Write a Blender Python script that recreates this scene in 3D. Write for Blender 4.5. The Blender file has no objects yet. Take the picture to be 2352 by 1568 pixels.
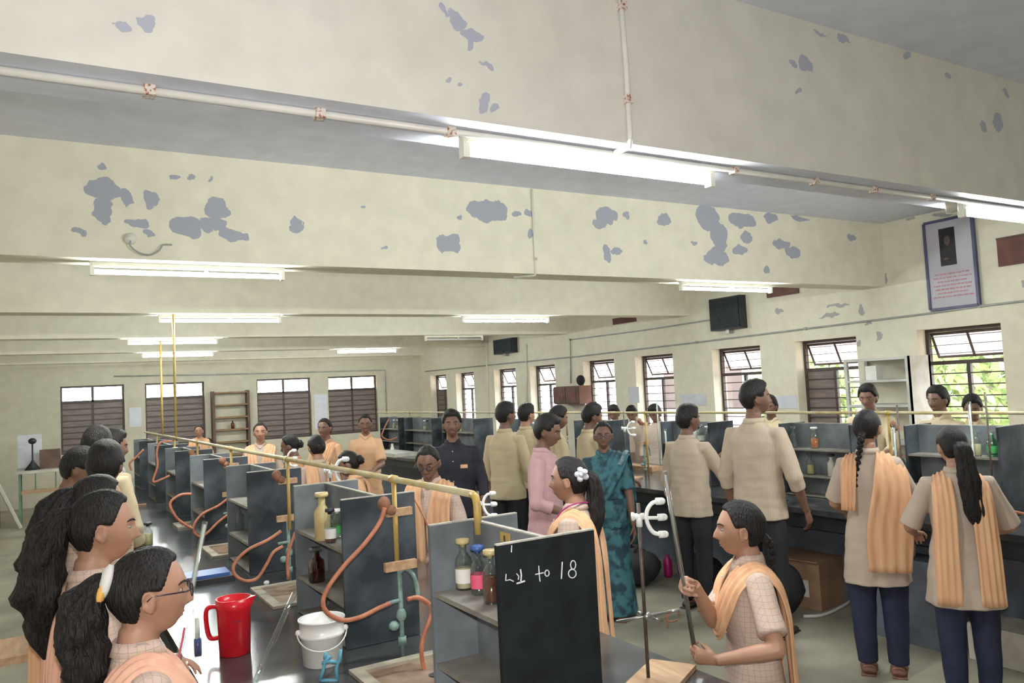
import bpy, bmesh, math, random
from mathutils import Vector, Matrix, noise, Quaternion
random.seed(7)
D = bpy.data
C = bpy.context.scene
COL = C.collection
PI = math.pi

# ------------------------------------------------------------------ camera
CAMH = 1.8
F_PX, YAW, PITCH, ROLL = 1823.06, .539, .0589, -.0503
fw = Vector((math.sin(YAW)*math.cos(PITCH), math.cos(YAW)*math.cos(PITCH), math.sin(PITCH)))
r0 = Vector((math.cos(YAW), -math.sin(YAW), 0)); u0 = r0.cross(fw)
rt = r0*math.cos(ROLL) + u0*math.sin(ROLL)
up = -r0*math.sin(ROLL) + u0*math.cos(ROLL)
cam = D.cameras.new('camera'); cam.sensor_width = 36; cam.lens = 36*F_PX/2352; cam.clip_start = .05; cam.clip_end = 300
co = D.objects.new('camera', cam); COL.objects.link(co)
M = Matrix.Identity(4)
for i in range(3):
    M[i][0] = rt[i]; M[i][1] = up[i]; M[i][2] = -fw[i]
M[2][3] = CAMH
co.matrix_world = M
C.camera = co

def _ray(x, y):
    return fw + rt*((x-1176)/F_PX) - up*((y-784)/F_PX)
def at_x(x, y, X):
    d = _ray(x, y); t = X/d.x; return Vector((X, d.y*t, CAMH+d.z*t))
def at_y(x, y, Y):
    d = _ray(x, y); t = Y/d.y; return Vector((d.x*t, Y, CAMH+d.z*t))
def at_z(x, y, Z):
    d = _ray(x, y); t = (Z-CAMH)/d.z; return Vector((d.x*t, d.y*t, Z))

# ------------------------------------------------------------------ world, exposure
C.view_settings.view_transform = 'Standard'; C.view_settings.look = 'None'
C.view_settings.exposure = 0.0; C.view_settings.gamma = 1; C.view_settings.use_curve_mapping = False
SKY_STRENGTH = 13.0
TUBE_STRENGTH = 300.0
FLASH = 48.0
wd = D.worlds.new('sky'); C.world = wd; wd.use_nodes = True
nt = wd.node_tree; nt.nodes.clear()
bg = nt.nodes.new('ShaderNodeBackground'); bg.inputs[0].default_value = (.93, .95, 1, 1); bg.inputs[1].default_value = SKY_STRENGTH
ow = nt.nodes.new('ShaderNodeOutputWorld'); nt.links.new(bg.outputs[0], ow.inputs[0])

# the camera's own pop-up flash, just above the lens
fl = D.lights.new('camera_flash', 'AREA'); fl.shape = 'RECTANGLE'; fl.size = .05; fl.size_y = .03; fl.energy = FLASH; fl.color = (1, .97, .93)
flo = D.objects.new('camera_flash', fl); COL.objects.link(flo)
Mf = M.copy(); Mf.translation = Vector((0, 0, CAMH)) + up*.09; flo.matrix_world = Mf

# ------------------------------------------------------------------ materials
def nmat(name):
    m = D.materials.new(name); m.use_nodes = True
    nt = m.node_tree; return m, nt, nt.nodes['Principled BSDF']
def N(nt, t, **kw):
    n = nt.nodes.new(t)
    for k, v in kw.items():
        if k.startswith('i_'):
            n.inputs[int(k[2:])].default_value = v
        else: setattr(n, k, v)
    return n
def mat(name, col, rough=.6, metal=0, var=.12, scale=8, bump=0, spec=None, col2=None, detail=4, lo=.35, hi=.65, stretch=None):
    m, nt, b = nmat(name)
    b.inputs['Roughness'].default_value = rough; b.inputs['Metallic'].default_value = metal
    if spec is not None: b.inputs['Specular IOR Level'].default_value = spec
    tc = N(nt, 'ShaderNodeTexCoord'); src = tc.outputs['Object']
    if stretch:
        mp = N(nt, 'ShaderNodeMapping'); mp.inputs['Scale'].default_value = stretch
        nt.links.new(src, mp.inputs[0]); src = mp.outputs[0]
    ns = N(nt, 'ShaderNodeTexNoise'); ns.inputs['Scale'].default_value = scale; ns.inputs['Detail'].default_value = detail
    nt.links.new(src, ns.inputs['Vector'])
    cr = N(nt, 'ShaderNodeValToRGB'); e = cr.color_ramp.elements
    e[0].position = lo; e[1].position = hi
    c2 = col2 or tuple(max(0, c*(1-var)) for c in col)
    c1 = col if col2 else tuple(min(1, c*(1+var)) for c in col)
    e[0].color = (*c2, 1); e[1].color = (*c1, 1)
    nt.links.new(ns.outputs[0], cr.inputs[0]); nt.links.new(cr.outputs[0], b.inputs['Base Color'])
    if bump:
        bp = N(nt, 'ShaderNodeBump'); bp.inputs['Strength'].default_value = bump; bp.inputs['Distance'].default_value = .01
        nt.links.new(ns.outputs[0], bp.inputs['Height']); nt.links.new(bp.outputs[0], b.inputs['Normal'])
    return m
def checked(name, col, line, k=28., w=.07, stripes_only=False):
    """woven cloth with a fine check of thin lines"""
    m = mat(name, col, .85, var=.06, scale=14, bump=.15)
    nt = m.node_tree; b = nt.nodes['Principled BSDF']
    src = b.inputs['Base Color'].links[0].from_socket
    tc = N(nt, 'ShaderNodeTexCoord'); sx = N(nt, 'ShaderNodeSeparateXYZ'); nt.links.new(tc.outputs['Object'], sx.inputs[0])
    masks = []
    for ax in ((0, 1) if stripes_only else (0, 1, 2)):
        mu = N(nt, 'ShaderNodeMath', operation='MULTIPLY', i_1=k); nt.links.new(sx.outputs[ax], mu.inputs[0])
        fr = N(nt, 'ShaderNodeMath', operation='FRACT'); nt.links.new(mu.outputs[0], fr.inputs[0])
        lt = N(nt, 'ShaderNodeMath', operation='LESS_THAN', i_1=w); nt.links.new(fr.outputs[0], lt.inputs[0]); masks.append(lt)
    # along each surface only the two directions lying in it give lines
    ge = N(nt, 'ShaderNodeNewGeometry'); vt = N(nt, 'ShaderNodeVectorTransform', vector_type='NORMAL', convert_from='WORLD', convert_to='OBJECT')
    nt.links.new(ge.outputs['Normal'], vt.inputs[0]); sn = N(nt, 'ShaderNodeSeparateXYZ'); nt.links.new(vt.outputs[0], sn.inputs[0])
    tot = None
    for i, lt in enumerate(masks):
        ab = N(nt, 'ShaderNodeMath', operation='ABSOLUTE'); nt.links.new(sn.outputs[i], ab.inputs[0])
        l2 = N(nt, 'ShaderNodeMath', operation='LESS_THAN', i_1=.72); nt.links.new(ab.outputs[0], l2.inputs[0])
        mm = N(nt, 'ShaderNodeMath', operation='MULTIPLY'); nt.links.new(lt.outputs[0], mm.inputs[0]); nt.links.new(l2.outputs[0], mm.inputs[1])
        if tot is None: tot = mm
        else:
            mx = N(nt, 'ShaderNodeMath', operation='MAXIMUM'); nt.links.new(tot.outputs[0], mx.inputs[0]); nt.links.new(mm.outputs[0], mx.inputs[1]); tot = mx
    mi = N(nt, 'ShaderNodeMix', data_type='RGBA'); mi.inputs['B'].default_value = (*line, 1)
    sc_ = N(nt, 'ShaderNodeMath', operation='MULTIPLY', i_1=.6); nt.links.new(tot.outputs[0], sc_.inputs[0])
    nt.links.new(src, mi.inputs['A']); nt.links.new(sc_.outputs[0], mi.inputs['Factor']); nt.links.new(mi.outputs['Result'], b.inputs['Base Color'])
    return m
def emis(name, col, s):
    m = D.materials.new(name); m.use_nodes = True; nt = m.node_tree; nt.nodes.clear()
    e = N(nt, 'ShaderNodeEmission'); e.inputs[0].default_value = (*col, 1); e.inputs[1].default_value = s
    o = N(nt, 'ShaderNodeOutputMaterial'); nt.links.new(e.outputs[0], o.inputs[0]); return m
def glass(name, tint=(1, 1, 1), gl=.1, rough=.03):
    m = D.materials.new(name); m.use_nodes = True; nt = m.node_tree; nt.nodes.clear()
    t = N(nt, 'ShaderNodeBsdfTransparent'); t.inputs[0].default_value = (*tint, 1)
    g = N(nt, 'ShaderNodeBsdfGlossy'); g.inputs['Roughness'].default_value = rough
    lw = N(nt, 'ShaderNodeLayerWeight'); lw.inputs[0].default_value = .35
    ad = N(nt, 'ShaderNodeMath', operation='ADD', i_1=gl); nt.links.new(lw.outputs['Facing'], ad.inputs[0])
    mu = N(nt, 'ShaderNodeMath', operation='MULTIPLY', i_1=.55, use_clamp=True); nt.links.new(ad.outputs[0], mu.inputs[0])
    mx = N(nt, 'ShaderNodeMixShader'); nt.links.new(mu.outputs[0], mx.inputs[0]); nt.links.new(t.outputs[0], mx.inputs[1]); nt.links.new(g.outputs[0], mx.inputs[2])
    o = N(nt, 'ShaderNodeOutputMaterial'); nt.links.new(mx.outputs[0], o.inputs[0]); return m
def frosted(name, col, tr=.75):
    m = D.materials.new(name); m.use_nodes = True; nt = m.node_tree; nt.nodes.clear()
    t = N(nt, 'ShaderNodeBsdfTranslucent'); t.inputs[0].default_value = (*col, 1)
    d = N(nt, 'ShaderNodeBsdfDiffuse'); d.inputs[0].default_value = (*col, 1)
    tc = N(nt, 'ShaderNodeTexCoord'); ns = N(nt, 'ShaderNodeTexNoise'); ns.inputs['Scale'].default_value = 2.5
    nt.links.new(tc.outputs['Object'], ns.inputs['Vector'])
    mr = N(nt, 'ShaderNodeMapRange'); mr.inputs[1].default_value = .3; mr.inputs[2].default_value = .7; mr.inputs[3].default_value = tr-.15; mr.inputs[4].default_value = tr+.12
    nt.links.new(ns.outputs[0], mr.inputs[0])
    mx = N(nt, 'ShaderNodeMixShader'); nt.links.new(mr.outputs[0], mx.inputs[0]); nt.links.new(d.outputs[0], mx.inputs[1]); nt.links.new(t.outputs[0], mx.inputs[2])
    o = N(nt, 'ShaderNodeOutputMaterial'); nt.links.new(mx.outputs[0], o.inputs[0]); return m

def paint(name, col, under, patches=(), axes=(0, 2), rough=.7, stain=(.62, .53, .38), stain_amt=.35):
    """limewash paint with soft stains; peeled patches (cu, cv, ru, rv) bare the bluish undercoat"""
    m, nt, b = nmat(name); b.inputs['Roughness'].default_value = rough
    ge = N(nt, 'ShaderNodeTexCoord'); P = ge.outputs['Object']
    n1 = N(nt, 'ShaderNodeTexNoise'); n1.inputs['Scale'].default_value = .9; n1.inputs['Detail'].default_value = 6; nt.links.new(P, n1.inputs['Vector'])
    n2 = N(nt, 'ShaderNodeTexNoise'); n2.inputs['Scale'].default_value = 7; n2.inputs['Detail'].default_value = 8; nt.links.new(P, n2.inputs['Vector'])
    r1 = N(nt, 'ShaderNodeMapRange'); r1.inputs[1].default_value = .5; r1.inputs[2].default_value = .75; r1.inputs[4].default_value = stain_amt; nt.links.new(n1.outputs[0], r1.inputs[0])
    m1 = N(nt, 'ShaderNodeMix', data_type='RGBA'); m1.inputs['A'].default_value = (*col, 1); m1.inputs['B'].default_value = (*stain, 1); nt.links.new(r1.outputs[0], m1.inputs['Factor'])
    r2 = N(nt, 'ShaderNodeMapRange'); r2.inputs[1].default_value = .3; r2.inputs[2].default_value = .75; r2.inputs[3].default_value = .92; r2.inputs[4].default_value = 1.05; nt.links.new(n2.outputs[0], r2.inputs[0])
    m2 = N(nt, 'ShaderNodeVectorMath', operation='SCALE'); nt.links.new(m1.outputs['Result'], m2.inputs[0]); nt.links.new(r2.outputs[0], m2.inputs['Scale'])
    out = m2.outputs[0]
    bp = N(nt, 'ShaderNodeBump'); bp.inputs['Strength'].default_value = .25; bp.inputs['Distance'].default_value = .02
    nt.links.new(n2.outputs[0], bp.inputs['Height']); nt.links.new(bp.outputs[0], b.inputs['Normal'])
    if patches:
        n3 = N(nt, 'ShaderNodeTexNoise'); n3.inputs['Scale'].default_value = 9; n3.inputs['Detail'].default_value = 5; nt.links.new(P, n3.inputs['Vector'])
        s3 = N(nt, 'ShaderNodeVectorMath', operation='SUBTRACT'); s3.inputs[1].default_value = (.5, .5, .5); nt.links.new(n3.outputs['Color'], s3.inputs[0])
        k3 = N(nt, 'ShaderNodeVectorMath', operation='SCALE'); k3.inputs['Scale'].default_value = .13; nt.links.new(s3.outputs[0], k3.inputs[0])
        a3 = N(nt, 'ShaderNodeVectorMath', operation='ADD'); nt.links.new(P, a3.inputs[0]); nt.links.new(k3.outputs[0], a3.inputs[1])
        tot = None
        for cu, cv, ru, rv in patches:
            c = [0, 0, 0]; s = [0, 0, 0]
            c[axes[0]] = cu; c[axes[1]] = cv; s[axes[0]] = 1/ru; s[axes[1]] = 1/rv
            v = N(nt, 'ShaderNodeVectorMath', operation='SUBTRACT'); v.inputs[1].default_value = c; nt.links.new(a3.outputs[0], v.inputs[0])
            w = N(nt, 'ShaderNodeVectorMath', operation='MULTIPLY'); w.inputs[1].default_value = s; nt.links.new(v.outputs[0], w.inputs[0])
            l = N(nt, 'ShaderNodeVectorMath', operation='LENGTH'); nt.links.new(w.outputs[0], l.inputs[0])
            if tot is None: tot = l.outputs['Value']
            else:
                q = N(nt, 'ShaderNodeMath', operation='MINIMUM'); nt.links.new(tot, q.inputs[0]); nt.links.new(l.outputs['Value'], q.inputs[1]); tot = q.outputs[0]
        lt = N(nt, 'ShaderNodeMath', operation='LESS_THAN', i_1=1.0); nt.links.new(tot, lt.inputs[0])
        m4 = N(nt, 'ShaderNodeMix', data_type='RGBA'); m4.inputs['B'].default_value = (*under, 1)
        nt.links.new(lt.outputs[0], m4.inputs['Factor']); nt.links.new(out, m4.inputs['A']); out = m4.outputs['Result']
    nt.links.new(out, b.inputs['Base Color'])
    return m

CREAM = (.79, .75, .61); UNDER = (.36, .39, .48)
MT = {}
def g(k): return MT[k]
MT.update(
    backcream=paint('dim_lit_limewash', (.60, .57, .45), UNDER, stain=(.45, .38, .27), stain_amt=.4),  # cream limewash with the back wall's dimmer light put into its colour
    cream=paint('cream_limewash', CREAM, UNDER),
    ceiling=paint('bluish_ceiling_paint', (.70, .73, .84), UNDER, stain=(.60, .60, .65), stain_amt=.3),
    floor=mat('worn_floor', (.33, .31, .235), .45, var=.25, scale=2.2, bump=.05, detail=8, lo=.3, hi=.7),
    stone=mat('black_bench_stone', (.055, .058, .062), .18, var=.4, scale=5, spec=.6, detail=6),
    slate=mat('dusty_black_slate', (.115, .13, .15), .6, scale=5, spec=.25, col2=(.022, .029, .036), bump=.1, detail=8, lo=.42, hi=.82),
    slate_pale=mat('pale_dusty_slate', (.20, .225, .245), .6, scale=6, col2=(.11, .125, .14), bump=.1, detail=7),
    chalkboard=mat('blackened_panel', (.013, .016, .019), .75, spec=.2, var=.3, scale=12, detail=6),
    edge=mat('raw_panel_edge', (.42, .40, .35), .7, var=.2, scale=30),
    shelf=mat('stained_shelf', (.30, .29, .26), .55, scale=7, col2=(.20, .175, .15), detail=6),
    base=mat('blue_grey_bench_base', (.14, .16, .20), .7, var=.2, scale=5),
    sink=mat('rusty_sink', (.34, .25, .17), .5, scale=9, col2=(.16, .09, .055), detail=7, bump=.2),
    sinkrim=mat('sink_rim', (.36, .32, .25), .6, var=.2, scale=12),
    rodm=mat('tarnished_rod', (.13, .10, .085), .5, .4, scale=40, col2=(.07, .05, .045)),
    yellow=mat('yellow_gas_paint', (.52, .35, .09), .45, scale=18, col2=(.42, .30, .10)),
    pipecream=mat('yellowed_pipe_paint', (.50, .45, .30), .4, scale=12, col2=(.42, .33, .14)),
    teal=mat('verdigris_brass', (.20, .30, .27), .6, var=.3, scale=25),
    rust=mat('rusted_metal', (.26, .12, .07), .75, var=.3, scale=30),
    wood=mat('plain_wood', (.36, .21, .11), .6, scale=6, col2=(.22, .12, .06), stretch=(1, 6, 6)),
    woodpale=mat('pale_wood', (.52, .34, .20), .55, scale=6, col2=(.38, .22, .12), stretch=(6, 1, 6)),
    darkwood=mat('dark_wood', (.12, .07, .05), .6, var=.3, scale=8),
    hose=mat('orange_rubber_hose', (.56, .22, .12), .55, scale=25, col2=(.40, .14, .08)),
    frame=mat('brown_window_steel', (.065, .045, .04), .5, var=.2, scale=20),
    shutter=mat('brown_louvre_glass', (.20, .155, .14), .5, var=.2, scale=4, stretch=(1, 1, 9)),
    frost=frosted('frosted_pane', (.80, .74, .72)),
    pane=glass('window_glass', (.97, .97, .97), .02),
    glass=glass('clear_glass', (.86, .92, .90), .15),
    glass_green=glass('green_glass', (.35, .75, .45), .15),
    glass_brown=glass('brown_glass', (.45, .18, .08), .15),
    white_plastic=mat('white_plastic', (.86, .86, .84), .3, var=.04),
    dirty_white=mat('dirty_white_plastic', (.62, .60, .54), .4, scale=8, col2=(.48, .45, .38)),
    red=mat('red_plastic', (.70, .015, .03), .25, var=.06, scale=6),
    blue=mat('blue_plastic', (.05, .12, .36), .4, var=.15),
    cyan=mat('pale_blue_plastic', (.14, .42, .58), .45, var=.15),
    ink=mat('blue_liquid', (.02, .06, .25), .15, var=.1),
    cream_liq=mat('cream_powder', (.66, .54, .34), .7, var=.1),
    label_pink=mat('pink_label', (.75, .10, .20), .6, var=.1),
    label_white=mat('white_label', (.75, .74, .70), .6, var=.08),
    label_green=mat('green_label', (.06, .38, .10), .6, var=.1),
    amber=mat('amber_liquid', (.12, .035, .02), .2, var=.1),
    orange_liq=mat('orange_liquid', (.55, .18, .06), .25, var=.1),
    yellowplastic=mat('yellowed_plastic', (.55, .45, .22), .4, var=.12, scale=10),
    steel=mat('steel', (.42, .41, .40), .35, .85, var=.15, scale=20),
    steelrack=mat('grey_steel_shelving', (.50, .50, .47), .5, var=.15, scale=5),
    dark=mat('dark_plastic', (.02, .022, .026), .5, var=.2),
    speaker=mat('black_grille_cloth', (.018, .025, .03), .8, var=.3, scale=30),
    bag=mat('black_bag_cloth', (.015, .014, .018), .8, var=.3, scale=10, bump=.3),
    magenta=mat('magenta_bottle', (.35, .01, .13), .35, var=.1),
    carton=mat('brown_cardboard', (.36, .22, .13), .8, var=.12, scale=5),
    paper=mat('white_paper', (.66, .68, .74), .8, var=.05),
    whiteconduit=mat('white_conduit', (.78, .76, .72), .4, var=.08, scale=6),
    greyconduit=mat('grey_conduit', (.34, .36, .34), .5, var=.15, scale=6),
    clip=mat('rust_spotted_clip', (.74, .66, .60), .7, scale=90, col2=(.36, .13, .07), lo=.40, hi=.48),
    chalk=mat('chalk', (.75, .76, .78), .9, var=.15, scale=120),
    brownboard=mat('brown_board', (.16, .07, .055), .7, var=.2),
    tube=emis('lit_tube', (.95, 1, .97), TUBE_STRENGTH),
    tubeoff=mat('unlit_tube', (.72, .74, .80), .3, var=.03),
    batten=mat('white_batten', (.80, .79, .70), .4, var=.08),
    leaf=mat('tree_leaf', (.30, .40, .17), .6, var=.4, scale=5),
    bark=mat('tree_bark', (.16, .11, .07), .9, var=.3, scale=10),
    outwall=mat('pale_building_render', (.72, .70, .70), .9, var=.08, scale=1),
    outground=mat('dusty_ground', (.40, .33, .25), .95, var=.2, scale=.6),
    greenleg=mat('green_painted_steel', (.14, .24, .17), .6, var=.2),
    portrait=mat('dark_portrait_print', (.022, .02, .022), .6, var=.4, scale=8),
    poster=mat('pale_lilac_poster', (.50, .48, .54), .7, var=.06, scale=3),
    posterframe=mat('blue_poster_frame', (.08, .08, .17), .5, var=.2),
    pinktext=mat('pink_poster_print', (.52, .26, .30), .8, var=.2, scale=40),
)

# ------------------------------------------------------------------ mesh helpers
class MB:
    def __init__(s): s.v = []; s.f = []; s.m = []; s.mi = 0
    def add(s, vs, fs):
        o = len(s.v); s.v += [Vector(v) for v in vs]; s.f += [tuple(i+o for i in f) for f in fs]; s.m += [s.mi]*len(fs); return s
    def box(s, x0, x1, y0, y1, z0, z1, rot=None, piv=None):
        x0, x1 = sorted((x0, x1)); y0, y1 = sorted((y0, y1)); z0, z1 = sorted((z0, z1))
        vs = [Vector(p) for p in ((x0, y0, z0), (x1, y0, z0), (x1, y1, z0), (x0, y1, z0), (x0, y0, z1), (x1, y0, z1), (x1, y1, z1), (x0, y1, z1))]
        if rot is not None:
            c = Vector(piv) if piv is not None else sum(vs, Vector())/8
            vs = [rot @ (v-c) + c for v in vs]
        return s.add(vs, [(0, 3, 2, 1), (4, 5, 6, 7), (0, 1, 5, 4), (1, 2, 6, 5), (2, 3, 7, 6), (3, 0, 4, 7)])
    def tube(s, pts, r, n=10, cap=True, ell=None, ref=None):
        """tube along pts; r number or list; ell=(a, b) scales the ring's two axes"""
        pts = [Vector(p) for p in pts]; k = len(pts)
        rs = r if isinstance(r, (list, tuple)) else [r]*k
        vs = []; fs = []
        up_ = Vector(ref) if ref else None
        prev = None
        for i, p in enumerate(pts):
            t = (pts[min(i+1, k-1)] - pts[max(i-1, 0)])
            t = t.normalized() if t.length > 1e-9 else Vector((0, 0, 1))
            if prev is None:
                a = up_ if up_ is not None else (Vector((0, 0, 1)) if abs(t.z) < .9 else Vector((1, 0, 0)))
            else: a = prev
            a = (a - t*a.dot(t)); a = a.normalized() if a.length > 1e-6 else t.orthogonal().normalized()
            prev = a; b = t.cross(a)
            ea, eb = (ell if ell else (1, 1))
            for j in range(n):
                q = 2*PI*j/n
                vs.append(p + (a*math.cos(q)*ea + b*math.sin(q)*eb)*rs[i])
        for i in range(k-1):
            for j in range(n):
                fs.append((i*n+j, i*n+(j+1) % n, (i+1)*n+(j+1) % n, (i+1)*n+j))
        if cap:
            fs.append(tuple(range(n-1, -1, -1))); fs.append(tuple((k-1)*n+j for j in range(n)))
        return s.add(vs, fs)
    def lathe(s, prof, c=(0, 0, 0), n=20, cap=True):
        """prof: list of (radius, z)"""
        c = Vector(c); vs = []; fs = []; k = len(prof)
        for r, z in prof:
            for j in range(n):
                q = 2*PI*j/n; vs.append(c + Vector((r*math.cos(q), r*math.sin(q), z)))
        for i in range(k-1):
            for j in range(n): fs.append((i*n+j, i*n+(j+1) % n, (i+1)*n+(j+1) % n, (i+1)*n+j))
        if cap:
            fs.append(tuple(range(n-1, -1, -1))); fs.append(tuple((k-1)*n+j for j in range(n)))
        return s.add(vs, fs)
    def rings(s, rows, n=24, pw=2.4):
        """rows: (cx, cy, z, half width, half depth); superellipse rings"""
        vs = []; fs = []; k = len(rows)
        for cx, cy, z, a, b in rows:
            for j in range(n):
                q = 2*PI*j/n; cq, sq = math.cos(q), math.sin(q)
                vs.append(Vector((cx + a*math.copysign(abs(cq)**(2/pw), cq), cy + b*math.copysign(abs(sq)**(2/pw), sq), z)))
        for i in range(k-1):
            for j in range(n): fs.append((i*n+j, i*n+(j+1) % n, (i+1)*n+(j+1) % n, (i+1)*n+j))
        fs.append(tuple(range(n-1, -1, -1))); fs.append(tuple((k-1)*n+j for j in range(n)))
        return s.add(vs, fs)
    def ball(s, c, rx, ry=None, rz=None, nu=14, nv=9, rot=None):
        ry = ry or rx; rz = rz or rx; c = Vector(c); vs = [(0, 0, -1)]; fs = []
        for i in range(1, nv):
            th = -PI/2 + PI*i/nv
            for j in range(nu): vs.append((math.cos(th)*math.cos(2*PI*j/nu), math.cos(th)*math.sin(2*PI*j/nu), math.sin(th)))
        vs.append((0, 0, 1)); L = len(vs)-1
        vv = [Vector((x*rx, y*ry, z*rz)) for x, y, z in vs]
        if rot is not None: vv = [rot @ v for v in vv]
        vv = [v+c for v in vv]
        for j in range(nu): fs.append((0, 1+(j+1) % nu, 1+j))
        for i in range(nv-2):
            for j in range(nu):
                a = 1+i*nu+j; b = 1+i*nu+(j+1) % nu; fs.append((a, b, b+nu, a+nu))
        for j in range(nu): fs.append((L, L-nu+j, L-nu+(j+1) % nu))
        return s.add(vv, fs)
    def sheet(s, centers, sides, thick, nrm, n=1):
        pass
    def mesh(s, name, mats):
        me = D.meshes.new(name); me.from_pydata([tuple(v) for v in s.v], [], s.f)
        for m in (mats if isinstance(mats, (list, tuple)) else [mats]): me.materials.append(m)
        if len(me.materials) > 1: me.polygons.foreach_set('material_index', s.m)
        me.update(); return me
    def build(s, name, mats, parent=None, smooth=False, loc=None):
        me = s.mesh(name, mats)
        bm = bmesh.new(); bm.from_mesh(me); bmesh.ops.recalc_face_normals(bm, faces=bm.faces); bm.to_mesh(me); bm.free()
        if smooth:
            me.shade_smooth() if smooth is True else None
            if smooth == 'auto':
                me.shade_smooth()
                try: me.set_sharp_from_angle(angle=.6)
                except Exception: pass
        o = D.objects.new(name, me); COL.objects.link(o)
        if parent is not None: o.parent = parent
        if loc is not None: o.location = loc
        return o
def tag(o, label, cat, group=None):
    o['label'] = label; o['category'] = cat
    if group: o['group'] = group
    return o
def thing(name, label, cat, loc=(0, 0, 0), rz=0, group=None):
    o = D.objects.new(name, None); COL.objects.link(o); o.location = loc; o.rotation_euler = (0, 0, rz); o.empty_display_size = .1
    return tag(o, label, cat, group)
def struct(o): o['kind'] = 'structure'; return o
def copy_tree(o, parent=None):
    c = o.copy(); COL.objects.link(c); c.parent = parent
    for ch in list(o.children): copy_tree(ch, c)
    return c
def spline(pts, m=8):
    P = [Vector(p) for p in pts]; P = [2*P[0]-P[1]] + P + [2*P[-1]-P[-2]]; out = []
    for i in range(1, len(P)-2):
        for k in range(m):
            t = k/m; a, b, c, d = P[i-1:i+3]
            out.append(.5*((2*b) + (-a+c)*t + (2*a-5*b+4*c-d)*t*t + (-a+3*b-3*c+d)*t**3))
    out.append(P[-2]); return out
def sm(a, b, x):
    t = max(0, min(1, (x-a)/(b-a))); return t*t*(3-2*t)
# ================================================================== THE ROOM
HB, HC = 2.708, 3.4055
XW, YB, XL, YF = 8.0, 17.77, -1.3, -3.2
f_ = MB().box(XL-.2, XW+.25, YF, YB+.25, -.12, 0)
struct(f_.build('floor', g('floor')))
struct(MB().box(XL-.2, XW+.25, YF-.2, YB+.25, HC, HC+.15).build('ceiling', g('ceiling')))

def px_patches(lst, Y):
    out = []
    for x, y, rx, ry in lst:
        c = at_y(x, y, Y); a = at_y(x+rx, y, Y); b = at_y(x, y-ry, Y)
        out.append((c.x, c.z, max(.012, (a-c).length), max(.012, (b-c).length)))
    return out
P1 = [(322, 46, 28, 15), (275, 58, 11, 7), (1045, 45, 22, 24), (1085, 78, 26, 15), (1083, 105, 9, 18), (1015, 25, 7, 14), (1125, 150, 10, 9), (1107, 232, 14, 22), (1068, 203, 8, 5), (1137, 243, 8, 6), (1040, 180, 5, 5),
      (1852, 150, 15, 17), (1818, 143, 12, 8), (1940, 93, 14, 8), (1884, 73, 14, 5), (2258, 292, 8, 16), (2290, 280, 10, 22), (1835, 204, 5, 5), (2178, 172, 6, 8), (2310, 212, 5, 8), (2080, 128, 6, 9)]
P2 = [(240, 435, 42, 26), (235, 485, 25, 28), (290, 450, 16, 22), (345, 455, 18, 20), (320, 515, 26, 12), (345, 535, 16, 9), (500, 475, 28, 28), (425, 520, 42, 24), (490, 515, 30, 18), (535, 540, 34, 14), (178, 528, 18, 9), (235, 383, 14, 9),
      (398, 407, 16, 6), (440, 406, 8, 7), (480, 407, 6, 6), (682, 515, 11, 16), (1120, 483, 46, 26), (1030, 558, 27, 22), (1187, 491, 9, 8), (1213, 490, 11, 9), (1218, 535, 6, 12), (1393, 495, 24, 18), (1378, 512, 16, 12), (1440, 494, 8, 7), (1525, 505, 15, 15),
      (1625, 500, 26, 30), (1652, 545, 20, 34), (1645, 590, 28, 18), (1705, 505, 32, 18), (1715, 545, 14, 12), (1700, 575, 18, 10), (1770, 500, 16, 10), (1795, 562, 20, 12), (1820, 580, 16, 12), (1395, 580, 8, 20), (1415, 578, 11, 9), (1955, 545, 12, 8), (1595, 562, 8, 6), (830, 478, 5, 5), (1055, 505, 6, 4), (878, 568, 5, 5), (1762, 620, 8, 8), (1835, 500, 22, 5), (1480, 555, 4, 3)]
YS = [2.31, 5.33, 8.40, 11.44, 14.47, 17.49]
for i, y in enumerate([-.73] + YS):
    m = g('cream')
    if i == 1: m = paint('cream_limewash_peeled_near', (.76, .735, .68), (.45, .46, .56), px_patches(P1, y), stain_amt=.15)
    if i == 2: m = paint('cream_limewash_peeled', CREAM, (.37, .39, .45), px_patches(P2, y), stain_amt=.15)
    b = MB().box(XL-.05, XW+.02, y, y+.28, HB, HC+.02)
    o = b.build('trim_%d' % (i+1), [m, g('ceiling')]); struct(o)
    if i == 1:   # bluish paint on the underside of the nearest beam
        for p in o.data.polygons:
            if p.normal.z < -.5: p.material_index = 1

# --- walls with openings
def wall(name, axis, pos, th, u0, u1, z0, z1, openings, m, lower=None):
    """axis 'x': wall plane x=pos..pos+th, u along y; axis 'y': plane y=pos..pos+th, u along x. openings (a, b, za, zb)"""
    us = sorted({u0, u1, *[a for o in openings for a in o[:2]]}); w = MB()
    def bx(a, b, c, d):
        if axis == 'x': w.box(pos, pos+th, a, b, c, d)
        else: w.box(a, b, pos, pos+th, c, d)
    for a, b in zip(us[:-1], us[1:]):
        op = [o for o in openings if o[0] <= a+1e-6 and o[1] >= b-1e-6]
        if op:
            bx(a, b, z0, op[0][2]); bx(a, b, op[0][3], z1)
        else: bx(a, b, z0, z1)
    return struct(w.build(name, m))
SILL, LINT, LINTB = .95, 2.20, 2.274
wr = [(1004, 859), (1063, 855), (1152, 846), (1235, 836), (1359, 827), (1480, 818), (1658, 800), (1850, 780), (2132, 750)]
RW = []
for x, y in wr:
    yl = at_x(x, y, XW+.17).y; RW.append((yl-.83, yl+.03))
RW += [(3.1, 3.93), (1.75, 2.58)]
RW = [(a, b) for a, b in RW]
P3 = []
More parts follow.
